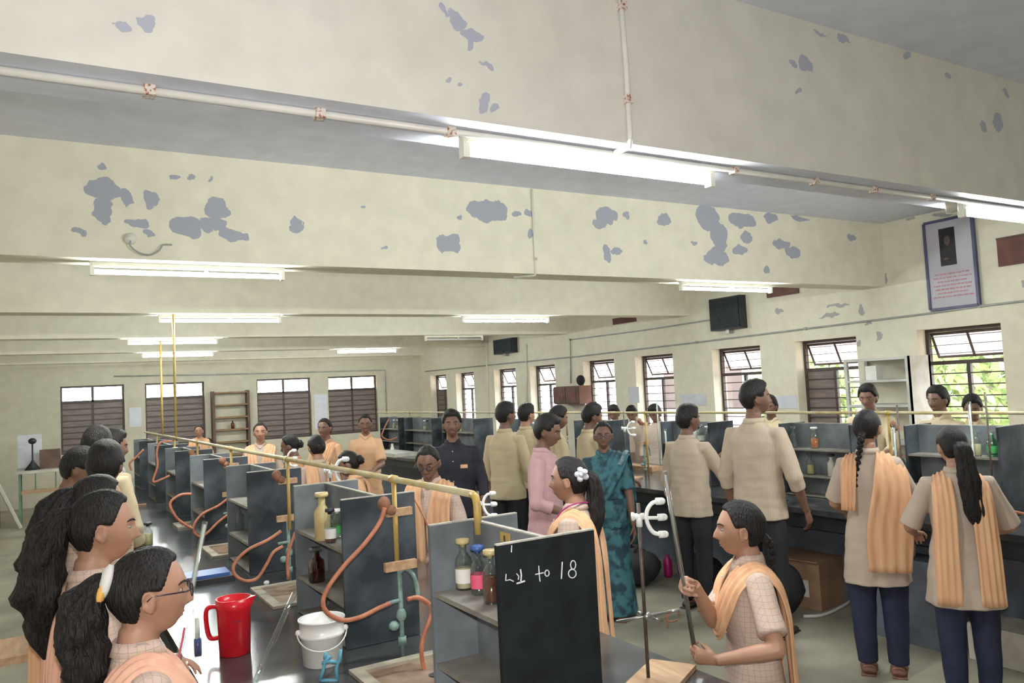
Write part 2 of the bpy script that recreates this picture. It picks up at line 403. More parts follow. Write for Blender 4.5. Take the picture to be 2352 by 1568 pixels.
for x, y, rx, ry in [(2170, 490, 30, 6), (1960, 555, 16, 4), (2090, 500, 10, 3), (1980, 712, 6, 14), (1925, 700, 28, 3), (1995, 742, 10, 5), (2020, 770, 6, 12), (1905, 725, 25, 4), (1930, 590, 6, 8), (1790, 715, 10, 5), (2035, 640, 5, 10), (1988, 900, 4, 4), (1975, 790, 5, 8), (2350, 655, 6, 7)]:
    c = at_x(x, y, XW); a = at_x(x+rx, y, XW); b = at_x(x, y-ry, XW); P3.append((c.y, c.z, max(.02, (a-c).length), max(.02, (b-c).length)))
mwr = paint('cream_limewash_right_wall', CREAM, (.42, .40, .40), P3, axes=(1, 2))
wall('wall_right', 'x', XW, .25, YF, YB+.25, 0, HC, [(a, b, SILL, LINT) for a, b in RW], mwr)
BW = []
for a, b in [(138, 284), (332, 468), (588, 711), (751, 863)]:
    BW.append((at_y(a, 890, YB+.08).x, at_y(b, 880, YB+.08).x))
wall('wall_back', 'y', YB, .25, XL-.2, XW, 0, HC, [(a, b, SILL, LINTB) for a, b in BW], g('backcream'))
struct(MB().box(XL-.2, XL, YF, YB, 0, HC).build('wall_left', g('cream')))
struct(MB().box(XL-.2, XW+.25, YF-.2, YF, 0, HC).build('wall_front', g('cream')))

# --- windows in the right wall
def bars(m, x, y0, y1, z0, z1, t=.02, d=.03): m.box(x, x+d, y0, y1, z0, z1)
def right_window(i, ya, yb, kind):
    o = D.objects.new('window_%d' % i, None); COL.objects.link(o); struct(o)
    X = XW+.15; yc = (ya+yb)/2; zt = 1.84
    f = MB(); t = .035
    f.box(X, X+.05, ya, ya+t, SILL, LINT); f.box(X, X+.05, yb-t, yb, SILL, LINT)
    f.box(X, X+.05, ya+t, yb-t, LINT-t, LINT); f.box(X, X+.05, ya+t, yb-t, SILL, SILL+t); f.box(X, X+.05, ya+t, yb-t, zt-.02, zt+.02)
    f.box(X+.005, X+.045, yc-.018, yc+.018, SILL+t, zt-.02)
    f.build('window_frame', g('frame'), o)
    # hopper sash pushed outwards at its foot
    ang = math.radians(24 if kind != 'far' else 20); R = Matrix.Rotation(-ang, 3, 'Y'); piv = (X+.03, yc, LINT-.04)
    h = MB(); a, b = ya+.04, yb-.04; z0, z1 = zt+.03, LINT-.04
    for q in ((a, a+.025), (b-.025, b), (yc-.012, yc+.012)): h.box(X+.02, X+.04, q[0], q[1], z0, z1, R, piv)
    h.box(X+.02, X+.04, a, b, z0, z0+.025, R, piv); h.box(X+.02, X+.04, a, b, z1-.025, z1, R, piv)
    hs = h.build('hopper_sash', g('frame'), o)
    p = MB().box(X+.028, X+.032, a+.02, b-.02, z0+.02, z1-.02, R, piv); p.build('frosted_pane', g('frost'), hs)
    k = MB()
    for j in range(7):
        z = SILL+.08+j*.115
        k.box(X-.012, X-.002, ya+.02, yb-.02, z, z+.012)
    for j in range(3):
        z = zt+.09+j*.09; k.box(X-.012, X-.004, ya+.02, yb-.02, z, z+.008)
    k.build('guard_bars', g('frame'), o)
    if kind in ('shut', 'far'):
        MB().box(X+.012, X+.03, ya+t, yc-.018, SILL+t, zt-.02).build('shutter_leaf', g('shutter'), o)
    if kind in ('half', 'shut', 'far'):
        MB().box(X+.012, X+.03, yc+.018, yb-t, SILL+t, zt-.02).build('shutter_leaf', g('shutter'), o)
    if kind == 'open': MB().box(X+.02, X+.025, ya+t, yc-.018, SILL+t, zt-.02).build('clear_pane', g('pane'), o)
    if kind == 'open': MB().box(X+.02, X+.025, yc+.018, yb-t, SILL+t, zt-.02).build('clear_pane', g('pane'), o)
    if kind == 'half': MB().box(X+.02, X+.025, ya+t, yc-.018, SILL+t, zt-.02).build('clear_pane', g('pane'), o)
kinds = ['far', 'open', 'open', 'open', 'open', 'open', 'open', 'half', 'open', 'open', 'open']
for i, ((a, b), k) in enumerate(zip(RW, kinds)): right_window(i+1, a, b, k)
for i, (a, b) in enumerate(BW):
    o = D.objects.new('window_%d' % (i+12), None); COL.objects.link(o); struct(o)
    Y = YB+.08; xc = (a+b)/2; zt = 2.0; t = .035; f = MB()
    f.box(a, a+t, Y, Y+.05, SILL, LINTB); f.box(b-t, b, Y, Y+.05, SILL, LINTB); f.box(a+t, b-t, Y, Y+.05, LINTB-t, LINTB)
    f.box(a+t, b-t, Y, Y+.05, SILL, SILL+t); f.box(a+t, b-t, Y, Y+.05, zt-.05, zt-.015); f.box(xc-.02, xc+.02, Y, Y+.05, SILL+t, LINTB-t)
    f.build('window_frame', g('frame'), o)
    R = Matrix.Rotation(math.radians(14), 3, 'X'); piv = (xc, Y+.03, LINTB-.04)
    MB().box(a+.04, b-.04, Y+.028, Y+.032, zt+.03, LINTB-.04, R, piv).build('frosted_pane', g('frost'), o)
    for q0, q1 in ((a+t, xc-.02), (xc+.02, b-t)):
        MB().box(q0, q1, Y+.015, Y+.03, SILL+t, zt-.05).build('shutter_leaf', g('shutter'), o)
    k = MB()
    for j in range(9): z = SILL+.06+j*.115; k.box(a+.02, b-.02, Y-.014, Y-.002, z, z+.016)
    k.build('guard_bars', g('frame'), o)

# --- tube lights on the beams
def tube_light(label, x0, x1, Y, z=HB, lit=True, group=None):
    t = thing('tube_light', label, 'tube light', ((x0+x1)/2, Y, z), group=group); L = (x1-x0)/2
    MB().box(-L, L, -.022, .022, -.03, -.001).build('batten', g('batten'), t)
    for s in (-1, 1):
        MB().box(s*L-s*.012, s*L+s*.014, -.018, .018, -.085, -.0).build('end_holder', g('batten'), t)
    MB().tube([(-L+.014, 0, -.062), (L-.014, 0, -.062)], .0145, 12).build('fluorescent_tube', g('tube' if lit else 'tubeoff'), t, True)
    MB().tube([(L*.15, .012, -.03), (L*.15, .012, -.052)], .011, 10).build('starter', g('white_plastic'), t, True)
    return t
GL = 'tube lights under the ceiling beams'
tube_light('lit tube light under the nearest beam, brightest and nearest', 1.31, 2.50, 2.45, group=GL)
tube_light('lit tube light under nearest beam at the right edge, by the poster', 4.42, 5.62, 2.45, group=GL)
tube_light('lit tube light under the peeling second beam, left one', .29, 1.45, 5.47, group=GL)
tube_light('lit tube light under second beam, in front of the wall speaker', 5.13, 6.32, 5.47, group=GL)
tube_light('lit tube light under the third beam, left one', 1.04, 2.22, 8.54, group=GL)
tube_light('lit tube light under the third beam, right one', 4.43, 5.66, 8.54, group=GL)
tube_light('lit tube light with hanging starter under the fourth beam', 1.02, 2.13, 11.58, group=GL)
tube_light('unlit tube light under the fourth beam near the far corner', 5.32, 6.35, 11.58, lit=False, group=GL)
tube_light('lit tube light under the fifth beam, left one', 1.50, 2.62, 14.61, group=GL)
tube_light('lit tube light under the fifth beam, right one', 4.86, 6.06, 14.61, group=GL)
tube_light('unlit tube light under the beam behind the camera, left', .6, 1.8, -.59, lit=False, group=GL)
tube_light('unlit tube light under the beam behind the camera, right', 4.4, 5.6, -.59, lit=False, group=GL)

# --- conduits
def conduit(label, pts, r, m, clips=(), clipm='clip', name='conduit_pipe', cat='conduit'):
    t = thing(name, label, cat)
    MB().tube(pts, r, 10).build('pipe', g(m), t, True)
    for c in clips:
        c = Vector(c); MB().box(c.x-r*1.3, c.x+r*1.3, c.y-r*1.5, c.y+r*1.5, c.z-r*1.3, c.z+r*1.6).build('saddle_clip', g(clipm), t)
    return t
zc = HB-.013
t = conduit('white conduit running under the nearest beam', [(XL+.02, 2.405, zc), (XW-.03, 2.405, zc)], .012, 'whiteconduit',
        [(at_z(x, y, zc).x, 2.405, zc) for x, y in ((340, 215), (735, 260), (1042, 297), (1690, 390), (1865, 418), (2000, 437), (2117, 458))])
v = at_y(1450, 318, 2.29)
conduit('white conduit climbing the face of the nearest beam to the tube light', [(v.x, 2.40, HB-.013), (v.x, 2.30, HB-.012), (v.x-.0, 2.296, HB+.03), (at_y(1440, 180, 2.296).x, 2.296, HB+.3), (at_y(1425, 10, 2.296).x, 2.296, HC-.01)], .011, 'whiteconduit',
        [(at_y(1442, 230, 2.296).x, 2.296, at_y(1442, 230, 2.296).z), (at_y(1428, 15, 2.296).x, 2.296, at_y(1428, 15, 2.296).z)])
v = at_y(1232, 620, 5.315)
conduit('thin cream conduit down the second beam', [(v.x, 5.32, HC-.01), (v.x, 5.32, HB+.01), (v.x, 5.34, HB-.01), (v.x-.12, 5.47, HB-.01)], .009, 'batten', [(v.x, 5.32, HB+.12)])
# bent service cable on the second beam
cb = [at_y(x, y, 5.30) for x, y in ((300, 552), (300, 565), (320, 580), (345, 585), (365, 575), (375, 562), (395, 562))]
tag(MB().tube(spline(cb), .005, 6).build('drooping_cable', g('greyconduit'), None, True), 'drooping grey cable on the second beam above its tube light', 'cable')
q = at_y(300, 548, 5.315)
tag(MB().tube([(q.x, 5.30, q.z), (q.x, 5.33, q.z)], .035, 14).build('junction_box', g('batten'), None, True), 'round junction box on the second beam beside the drooping cable', 'junction box')
# right wall conduit
pw = [at_x(x, y, XW-.016) for x, y in ((2352, 691), (2250, 703), (2130, 720), (1850, 755), (1600, 786), (1330, 818))]
conduit('grey conduit along right wall above the window tops', [(XW-.016, YF+.1, 2.44), (XW-.016, 3.8, pw[0].z)] + pw + [(XW-.016, YB-.3, pw[-1].z+.02)], .011, 'greyconduit', [pw[1], pw[3], pw[4]], 'greyconduit')
pc = [at_x(x, y, XW-.014) for x, y in ((1480, 758), (1310, 780), (1311, 880))]
conduit('grey conduit on right wall turning down to the brown cabinet', [pc[0]+Vector((0, -1.5, .02)), pc[0], pc[1], pc[2]], .01, 'greyconduit', [pc[1]], 'dark')
pb = [at_y(x, y, YB-.022) for x, y in ((262, 864), (500, 860), (715, 854), (885, 850), (888, 950))]
conduit('dark conduit along back wall above windows, turning down by corner', pb, .014, 'greyconduit', pb[1:3], 'greyconduit')
pv = [at_x(x, y, XW-.015) for x, y in ((1118, 780), (1120, 945))]
conduit('grey rainwater pipe down right wall between far windows', [pv[0]+Vector((0, 0, .2)), pv[1]+Vector((0, 0, -.6))], .03, 'cream', [], 'clip')
pv = [at_x(x, y, XW-.02) for x, y in ((1208, 790), (1210, 945))]
conduit('thin pipe down right wall between third and fourth far windows', pv, .014, 'cream')

q = at_y(2187, 492, 2.43)
tag(MB().tube([(q.x, 2.43, HB-.0), (q.x, 2.43, HB-.075)], .03, 14).build('junction_box', g('dirty_white'), None, True), 'round pale junction box under nearest beam by the right tube light', 'junction box')
# --- wall things
def wallbox(name, label, cat, px, X, d, m, mats=None):
    (x0, y0), (x1, y1) = px
    a = at_x(x0, (y0+y1)/2, X); b = at_x(x1, (y0+y1)/2, X); zt = at_x((x0+x1)/2, y0, X).z; zb = at_x((x0+x1)/2, y1, X).z
    return a.y, b.y, zb, zt
def speaker(label, px):
    y0, y1, zb, zt = wallbox('', '', '', px, XW-.1, 0, 0)
    t = thing('wall_speaker', label, 'speaker', (XW-.12, (y0+y1)/2, zb)); h = zt-zb; w = abs(y0-y1)/2
    MB().box(0, .115, -w, w, 0, h).build('speaker_cabinet', g('dark'), t)
    MB().box(-.012, 0, -w+.02, w-.02, .02, h-.02).build('grille', g('speaker'), t)
    MB().box(.03, .115, -.03, .03, -.05, 0).build('bracket', g('steel'), t)
speaker('large black speaker box high on right wall behind a tube light', ((1632, 682), (1703, 757)))
speaker('small black speaker box high on right wall near far corner', ((1135, 778), (1179, 812)))
def vent(label, px):
    y0, y1, zb, zt = wallbox('', '', '', px, XW-.02, 0, 0)
    t = thing('ventilator_panel', label, 'vent', (XW-.02, 0, 0))
    MB().box(0, .015, y0, y1, zb, zt).build('board', g('brownboard'), t)
    MB().box(-.01, 0, y0, y1, zt, zt+.015).build('ledge', g('darkwood'), t)
vent('brown ventilator board on right wall beside the large speaker', ((1760, 659), (1834, 679)))
vent('brown ventilator board on right wall under the third beam', ((1407, 730), (1460, 742)))
vent('dark brown board high on right wall behind right tube light', ((2290, 541), (2400, 605)))
# framed poster with portrait
a = at_x(2122, 515, XW-.03); b = at_x(2248, 700, XW-.03)
t = thing('framed_poster', 'framed pale poster with a dark portrait and pink lines', 'poster', (XW-.03, 0, 0))
y1, y0 = a.y, at_x(2240, 600, XW-.03).y; zt, zb = a.z-.0, at_x(2135, 712, XW-.03).z
MB().box(0, .02, y0, y1, zb, zt).build('sheet', g('poster'), t)
fr = MB()
for q in ((y0-.015, y0+.012, zb, zt), (y1-.012, y1+.015, zb, zt), (y0, y1, zb-.015, zb+.012), (y0, y1, zt-.012, zt+.015)): fr.box(-.012, .025, *q)
fr.build('frame', g('posterframe'), t)
pu = at_x(2155, 527, XW-.03); pl = at_x(2198, 606, XW-.03)
po = MB(); po.box(-.004, 0, pl.y, pu.y, pl.z, pu.z); po.build('portrait_print', g('portrait'), t)
sk = mat('faded_print_skin', (.13, .085, .07), .8)
yc = (pl.y+pu.y)/2; zc2 = pu.z-.13
MB().ball((-.004, yc, zc2), .003, .034, .05).build('portrait_face', sk, t, True)
MB().ball((-.004, yc+.02, pl.z+.07), .003, .03, .012).build('portrait_hand', sk, t, True)
tx = MB()
for j in range(7):
    z = zb + (zt-zb)*(.38-.043*j); w = (y1-y0)*(.36 + .06*math.sin(j*2.3)); x = y0 + (y1-y0)*.5
    k = x-w
    while k < x+w:
        s = random.uniform(.02, .06); tx.box(-.003, 0, k, min(k+s, x+w), z, z+.014); k += s+.012
tx.build('printed_lines', g('pinktext'), t)
# pale paper notices
def notice(label, px, onback=False):
    (x0, y0), (x1, y1) = px; ym = (y0+y1)/2
    if onback:
        a, b = at_y(x0, ym, YB-.006), at_y(x1, ym, YB-.006); c = at_y((x0+x1)/2, y0, YB-.006).z; d = at_y((x0+x1)/2, y1, YB-.006).z
        o = MB().box(a.x, b.x, YB-.008, YB-.002, d, c)
    else:
        a, b = at_x(x0, ym, XW-.006), at_x(x1, ym, XW-.006); c = at_x((x0+x1)/2, y0, XW-.006).z; d = at_x((x0+x1)/2, y1, XW-.006).z
        o = MB().box(XW-.008, XW-.002, b.y, a.y, d, c)
    tag(o.build('paper_notice', g('paper')), label, 'notice', 'paper notices on the walls')
notice('blank paper notice on back wall between the two left windows', ((297, 935), (325, 980)), True)
notice('tall pale paper notice on back wall between the right windows', ((722, 905), (752, 985)), True)
notice('wide paper notice on right wall between bright windows', ((1562, 905), (1622, 930)))
notice('paper notice on right wall behind the tall boy', ((1785, 908), (1830, 938)))
notice('narrow paper notice on right wall left of the sixth window', ((1444, 888), (1468, 925)))
# brown cabinet with things on it
a = at_x(1270, 908, 7.72); b = at_x(1328, 908, 7.72); zt = at_x(1300, 887, 7.72).z; zb = at_x(1300, 928, 7.72).z
t = thing('wall_cabinet', 'brown glazed wall cabinet between far windows on right wall', 'cabinet', (7.72, b.y, zb))
w = a.y-b.y; h = zt-zb
MB().box(.02, XW-7.722, 0, w, 0, h).build('body', g('brownboard'), t)
for k in range(2):
    dd = MB().box(0, .02, w*k/2+.01, w*(k+1)/2-.01, .02, h-.02).build('door', g('darkwood'), t)
    MB().box(-.008, 0, w*k/2+.06, w*(k+1)/2-.06, .07, h-.07).build('door_panel', g('brownboard'), dd)
m = MB(); m.ball((7.86, b.y+.1, zt+.09), .06, .1, .09, 8, 6); tag(m.build('cloth_bundle', g('bag'), None, True), 'dark cloth bundle on top of the brown wall cabinet', 'bundle')
# steel shelving on the right wall
a = at_x(1938, 840, 7.6); b = at_x(2086, 840, 7.6)
t = thing('steel_shelving', 'grey open steel shelving against right wall between windows', 'shelf', (7.6, b.y, 0))
w = a.y-b.y; D_ = XW-7.6-.01; ztp = at_x(2000, 822, 7.6).z
for yy in (0, w-.035):
    for xx in (0, D_-.035): MB().box(xx, xx+.035, yy, yy+.035, 0, ztp).build('upright', g('steelrack'), t)
for zz in (ztp-.03, at_x(2000, 878, 7.6).z, at_x(2000, 935, 7.6).z, 1.02, .62, .2): MB().box(.002, D_, .01, w-.01, zz, zz+.025).build('shelf', g('steelrack'), t)
MB().box(0, D_, 0, .006, .2, ztp).build('side_sheet', g('dirty_white'), t)
zz = at_x(2000, 878, 7.6).z+.025
tag(MB().box(7.68, 7.8, b.y+.42, b.y+.55, zz, zz+.15).build('white_carton', g('label_white')), 'small white carton on the top shelf of the steel shelving', 'carton')
tag(MB().box(7.66, 7.84, b.y+.72, b.y+.92, 1.045, 1.16).build('brown_carton', g('carton')), 'small brown carton on a low shelf of the steel shelving', 'carton')
# wooden rack on the back wall
a = at_y(488, 950, YB-.2); b = at_y(574, 950, YB-.2); zt = at_y(530, 897, YB-.2).z
t = thing('wooden_wall_rack', 'open wooden rack standing against the back wall between windows', 'rack', (a.x, YB-.22, 0)); w = b.x-a.x
for xx in (0, w-.05): MB().box(xx, xx+.05, 0, .21, 0, zt).build('upright', g('darkwood'), t)
for k in range(6): zz = zt-.05-k*.262; MB().box(.05, w-.05, .0, .21, zz, zz+.03).build('shelf', g('wood'), t)
zz = zt-.05-3*.262+.03
tag(MB().lathe([(.035, 0), (.038, .1), (.015, .13), (.015, .17)], (a.x+.42, YB-.1, zz)).build('brown_bottle', g('amber'), None, True), 'brown bottle on the third shelf of the wooden rack', 'bottle')
# outside
tag_o = MB().box(XW+.3, 40, -12, 34, -.5, -.4); struct(tag_o.build('trim_20', g('outground')))
tag_o = MB().box(-30, 40, YB+.3, 50, -.52, -.42); struct(tag_o.build('trim_21', g('outground')))
t = thing('neighbouring_building', 'pale neighbouring building seen through the right windows', 'building', (19, 0, -.4))
MB().box(0, .3, 9.2, 24, 0, 5).build('facade', g('outwall'), t)
for k in range(5): MB().box(-.03, 0, 10+k*2.6, 11+k*2.6, 1.2, 2.6).build('window_opening', g('frame'), t)
def tree(x, y, h, r, seed, label):
    rnd = random.Random(seed); t = thing('leafy_tree', label, 'tree', (x, y, -.4), group='trees outside the right windows')
    MB().tube([(0, 0, 0), (.05, .05, h*.3), (0, .1, h*.6)], [.16, .12, .08], 8).build('trunk', g('bark'), t, True)
    m = MB()
    for _ in range(2600):
        d = Vector((rnd.gauss(0, 1), rnd.gauss(0, 1), rnd.gauss(0, 1))).normalized(); c = d*r*rnd.uniform(.45, 1); c.z *= .8; c.z += h*.62
        n = Vector((rnd.gauss(0, 1), rnd.gauss(0, 1), rnd.gauss(0, 1))).normalized(); u = n.orthogonal().normalized()*.11; v = n.cross(u).normalized()*.06
        m.add([c-u, c-v, c+u, c+v], [(0, 1, 2, 3)])
    m.build('foliage', g('leaf'), t)
tree(12.6, 6.3, 3.4, 1.7, 1, 'leafy tree outside the nearest visible right window')
tree(14.2, 11.6, 2.8, 1.2, 2, 'leafy tree outside window behind the tall boy')
tree(14.6, 2.6, 4.2, 1.6, 3, 'leafy tree outside right wall, nearest the camera')
# ================================================================== BENCHES
def at_d(x, y, dep): return Vector((0, 0, CAMH)) + _ray(x, y)*dep
BZ = .82
def bench(label, x0, x1, y0, y1):
    t = thing('laboratory_bench', label, 'bench', (0, 0, 0))
    b = MB().box(x0, x1, y0, y1, BZ-.04, BZ); b.build('worktop', g('stone'), t)
    MB().box(x0+.05, x1-.05, y0+.05, y1-.05, BZ-.15, BZ-.04).build('apron', g('dark'), t)
    MB().box(x0+(.3 if x0 < 2 else .62), x1-.3, y0+.25, y1-.25, .0, BZ-.15).build('base_cabinet', g('base'), t)
    return t
LB = (.47, 1.90); RB = (4.78, 6.28)
bench('long black laboratory bench on the left with racks down its middle', LB[0], LB[1], 1.25, 12.3)
bench('long black laboratory bench on the right below the windows', RB[0], RB[1], .6, 14.2)

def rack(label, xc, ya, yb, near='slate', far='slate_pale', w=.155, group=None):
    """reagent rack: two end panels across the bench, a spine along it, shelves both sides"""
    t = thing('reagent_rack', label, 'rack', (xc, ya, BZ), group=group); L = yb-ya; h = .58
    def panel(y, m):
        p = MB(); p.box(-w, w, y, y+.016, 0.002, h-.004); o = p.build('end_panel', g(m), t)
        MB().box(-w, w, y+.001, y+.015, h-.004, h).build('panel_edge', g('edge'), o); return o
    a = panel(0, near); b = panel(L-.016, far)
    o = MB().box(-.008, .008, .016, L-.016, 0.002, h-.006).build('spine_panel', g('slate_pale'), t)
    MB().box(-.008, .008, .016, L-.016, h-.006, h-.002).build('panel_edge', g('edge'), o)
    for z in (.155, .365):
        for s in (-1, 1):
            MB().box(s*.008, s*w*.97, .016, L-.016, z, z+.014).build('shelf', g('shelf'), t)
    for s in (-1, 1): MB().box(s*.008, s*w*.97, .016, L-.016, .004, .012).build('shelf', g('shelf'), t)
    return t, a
XR = 1.165
UL = [(1.815, 2.245, 'chalkboard'), (3.05, 3.74, 'slate'), (4.70, 5.30, 'slate'), (6.10, 6.72, 'slate'), (7.5, 8.15, 'slate'), (8.9, 9.55, 'slate'), (10.4, 11.05, 'slate')]
GR = 'reagent racks along the benches'
names = ['nearest black reagent rack with chalk writing on its end panel', 'reagent rack behind the white bucket, second from camera', 'third reagent rack on left bench with looping hose beside it',
         'fourth reagent rack along the left bench', 'fifth reagent rack along the left bench', 'sixth reagent rack along the left bench', 'farthest reagent rack on the left bench']
RK = []
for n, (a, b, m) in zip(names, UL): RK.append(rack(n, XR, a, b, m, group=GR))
# right bench racks
XR2 = 5.41
UR = [(1.7, 2.35), (2.80, 3.45), (3.88, 4.56), (5.36, 6.02), (6.9, 7.5), (8.3, 8.95), (9.95, 11.0), (11.35, 12.45), (12.7, 13.55)]
nr = ['reagent rack on right bench beyond the right picture edge', 'reagent rack on right bench in front of the ponytailed girl', 'reagent rack on right bench beside the braided girl',
      'reagent rack behind the boy resting his hand on the right bench', 'reagent rack on right bench behind the woman in a sari', 'reagent rack on the right bench behind the boy with bent head', 'dark reagent rack behind the man in navy',
      'far reagent rack on right bench between two pale posts', 'farthest reagent rack on right bench, by the orange-dressed girl']
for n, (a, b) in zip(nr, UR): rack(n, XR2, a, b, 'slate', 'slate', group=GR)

# chalk strokes on the nearest panel
A = RK[0][1]
ch = MB()
def stroke(pts, r=.0016):
    P = [at_y(x, y, 1.813) - Vector((XR, 1.815, BZ)) for x, y in pts]
    ch.tube([Vector((p.x, -.0008, p.z)) for p in P], r, 5)
def loop_(cx, cy, rx, ry, a0=0, a1=360): return [(cx+rx*math.cos(math.radians(q)), cy+ry*math.sin(math.radians(q))) for q in range(a0, a1+1, 30)]
stroke([(1176, 1252), (1175, 1268)]); stroke([(1163, 1318), (1162, 1333), (1172, 1331), (1180, 1335)]); stroke([(1187, 1317), (1192, 1323), (1191, 1331)])
stroke([(1196, 1307), (1198, 1320), (1197, 1334)], .0022); stroke([(1187, 1340), (1197, 1337), (1206, 1334)], .0022)
stroke([(1238, 1299), (1239, 1318), (1241, 1335)]); stroke([(1230, 1319), (1240, 1317), (1249, 1315)]); stroke(loop_(1257, 1316, 5, 7))
stroke([(1292, 1290), (1291, 1310), (1290, 1329)], .002); stroke(loop_(1317, 1297, 6, 10)); stroke(loop_(1315, 1317, 9, 10))
ch.build('chalk_writing', g('chalk'), A)
# dusty smears on the end panel
# yellow tag on the spine
q = [at_x(x, y, XR-.01) for x, y in ((1150, 1212), (1172, 1240))]
tg = MB().box(XR-.0135, XR-.0095, q[1].y, q[0].y, q[1].z-.01, q[0].z-.01).build('yellow_tag', g('yellow')); tag(tg, 'small yellow tag stuck on the spine of the nearest rack', 'tag')
MB().box(XR-.015, XR-.0135, (q[0].y+q[1].y)/2-.003, (q[0].y+q[1].y)/2+.003, q[1].z+.01, q[0].z-.035).build('printed_mark', g('dark'), tg)

# --- gas pipes
def gas_line(label, x, y0, y1, drops, z=1.478, elbow=True):
    t = thing('gas_pipe', label, 'pipe')
    pts = [(x, y0, z-.12), (x, y0, z-.03), (x, y0+.008, z-.008), (x, y0+.03, z)] if elbow else [(x, y0, z)]
    MB().tube(pts[:], .0125, 10).build('end_elbow', g('yellow'), t, True) if elbow else None
    MB().tube([(x, y0+.03 if elbow else y0, z), (x, y1, z)], .012, 10).build('main_pipe', g('pipecream'), t, True)
    for k, (dy, zb) in enumerate(drops):
        d = MB(); d.tube([(x, dy, z-.005), (x, dy, zb)], .0095, 10); d.tube([(x, dy-.02, z), (x, dy+.02, z)], .0165, 10); d.build('drop_pipe', g('yellow'), t, True)
    return t
gas_line('yellow gas pipe running above the racks of the left bench', XR-.01, 2.19, 11.2, [(2.86, 1.15), (4.37, 1.10), (5.86, 1.10), (7.25, 1.2), (8.6, 1.2), (10, 1.2)])
gas_line('yellow gas pipe running above the racks of the right bench', XR2+.02, .7, 14.1, [(1.5, 1.2), (2.6, 1.2), (3.68, BZ), (4.95, 1.2), (6.45, BZ), (7.9, 1.2), (9.4, 1.2), (11.15, BZ), (12.6, BZ)], elbow=False)
for x, px in ((371, 1), (402, 2)):
    v = at_x(x, 900, XR-.01)
    tag(MB().tube([(XR-.01+px*.0, v.y, 1.49), (XR-.01, v.y, HB if px == 2 else HB-.2)], .012, 8).build('riser_pipe', g('yellow'), None, True), ['thin yellow riser pipe on the far left bench, left of two', 'taller yellow riser pipe on the far left bench, right of two'][px-1], 'pipe')

# --- water tap posts with wooden cleats
def tap_post(label, y, x=XR-.01, near=False, group='tap posts between the racks'):
    t = thing('water_tap', label, 'tap', (x, y, BZ), group=group)
    MB().tube([(0, 0, 0), (0, 0, .33)], .009, 10).build('riser', g('teal'), t, True)
    b = MB(); b.ball((0, 0, .155), .02, .02, .026, 10, 7); b.ball((-.03, 0, .12), .022, .018, .018, 8, 6); b.tube([(0, 0, .075), (0, 0, .045)], .016, 10); b.build('valve_body', g('teal'), t, True)
    MB().tube(spline([(0, 0, .31), (.02, -.01, .325), (.045, -.02, .30), (.058, -.024, .25), (.06, -.025, .205)], 5), .0085, 8).build('gooseneck', g('teal'), t, True)
    MB().box(-.065, .06, -.03, -.008, .325, .357).build('wooden_cleat', g('woodpale'), t)
    MB().box(-.05, .05, -.03, -.008, .525, .553).build('wooden_cleat', g('woodpale'), t)
    v = MB(); v.tube([(-.055, -.02, .55), (-.02, -.02, .535)], .012, 8); v.ball((-.06, -.025, .575), .026, .02, .03, 8, 6); v.ball((-.035, -.028, .55), .022, .02, .02, 8, 6)
    v.build('gas_cock', g('rust'), t, True)
    n = MB(); n.tube([(0, 0, .21), (-.06, -.012, .208)], .008, 8); n.build('side_outlet', g('teal'), t, True)
    return t
tp = ['tap post in front of the second rack with teal gooseneck', 'tap post in front of the third rack on left bench', 'tap post in front of the fourth rack on left bench', 'tap post before the fifth rack on left bench']
for y, n in zip((2.84, 4.40, 5.88, 7.2), tp): tap_post(n, y)
for y, n in zip((3.68-.05, 5.0, 6.5, 8.0), ['tap post on right bench by the ponytailed girl', 'tap post on right bench behind the tall boy', 'tap post on right bench behind the sari', 'tap post on right bench behind the two boys']): tap_post(n, y, XR2+.02)

# --- sinks
def sink(label, x0, x1, y0, y1, group='sinks let into the benches'):
    t = thing('sink', label, 'sink', (0, 0, BZ), group=group); r = .045
    m = MB(); m.box(x0, x1, y0, y0+r, .001, .014); m.box(x0, x1, y1-r, y1, .001, .014); m.box(x0, x0+r, y0+r, y1-r, .001, .014); m.box(x1-r, x1, y0+r, y1-r, .001, .014)
    m.build('rim', g('sinkrim'), t)
    MB().box(x0+r, x1-r, y0+r, y1-r, .0005, .003).build('basin', g('sink'), t)
    MB().lathe([(.02, .003), (.022, .006)], ((x0+x1)/2, (y0+y1)/2, 0), 12).build('drain', g('dark'), t)
sink('rusty sink between the nearest two racks', .93, 1.40, 2.36, 2.80)
sink('rusty sink behind the second rack on left bench', .93, 1.40, 3.86, 4.34)
sink('rusty sink in front of the fourth rack', .93, 1.40, 5.38, 5.82)
sink('rusty sink in front of fifth rack', .93, 1.40, 6.85, 7.15)
sink('sink on right bench beside the braided girl', 5.2, 5.65, 3.48, 3.6)
sink('sink on right bench behind the tall boy', 5.2, 5.65, 4.62, 4.94)

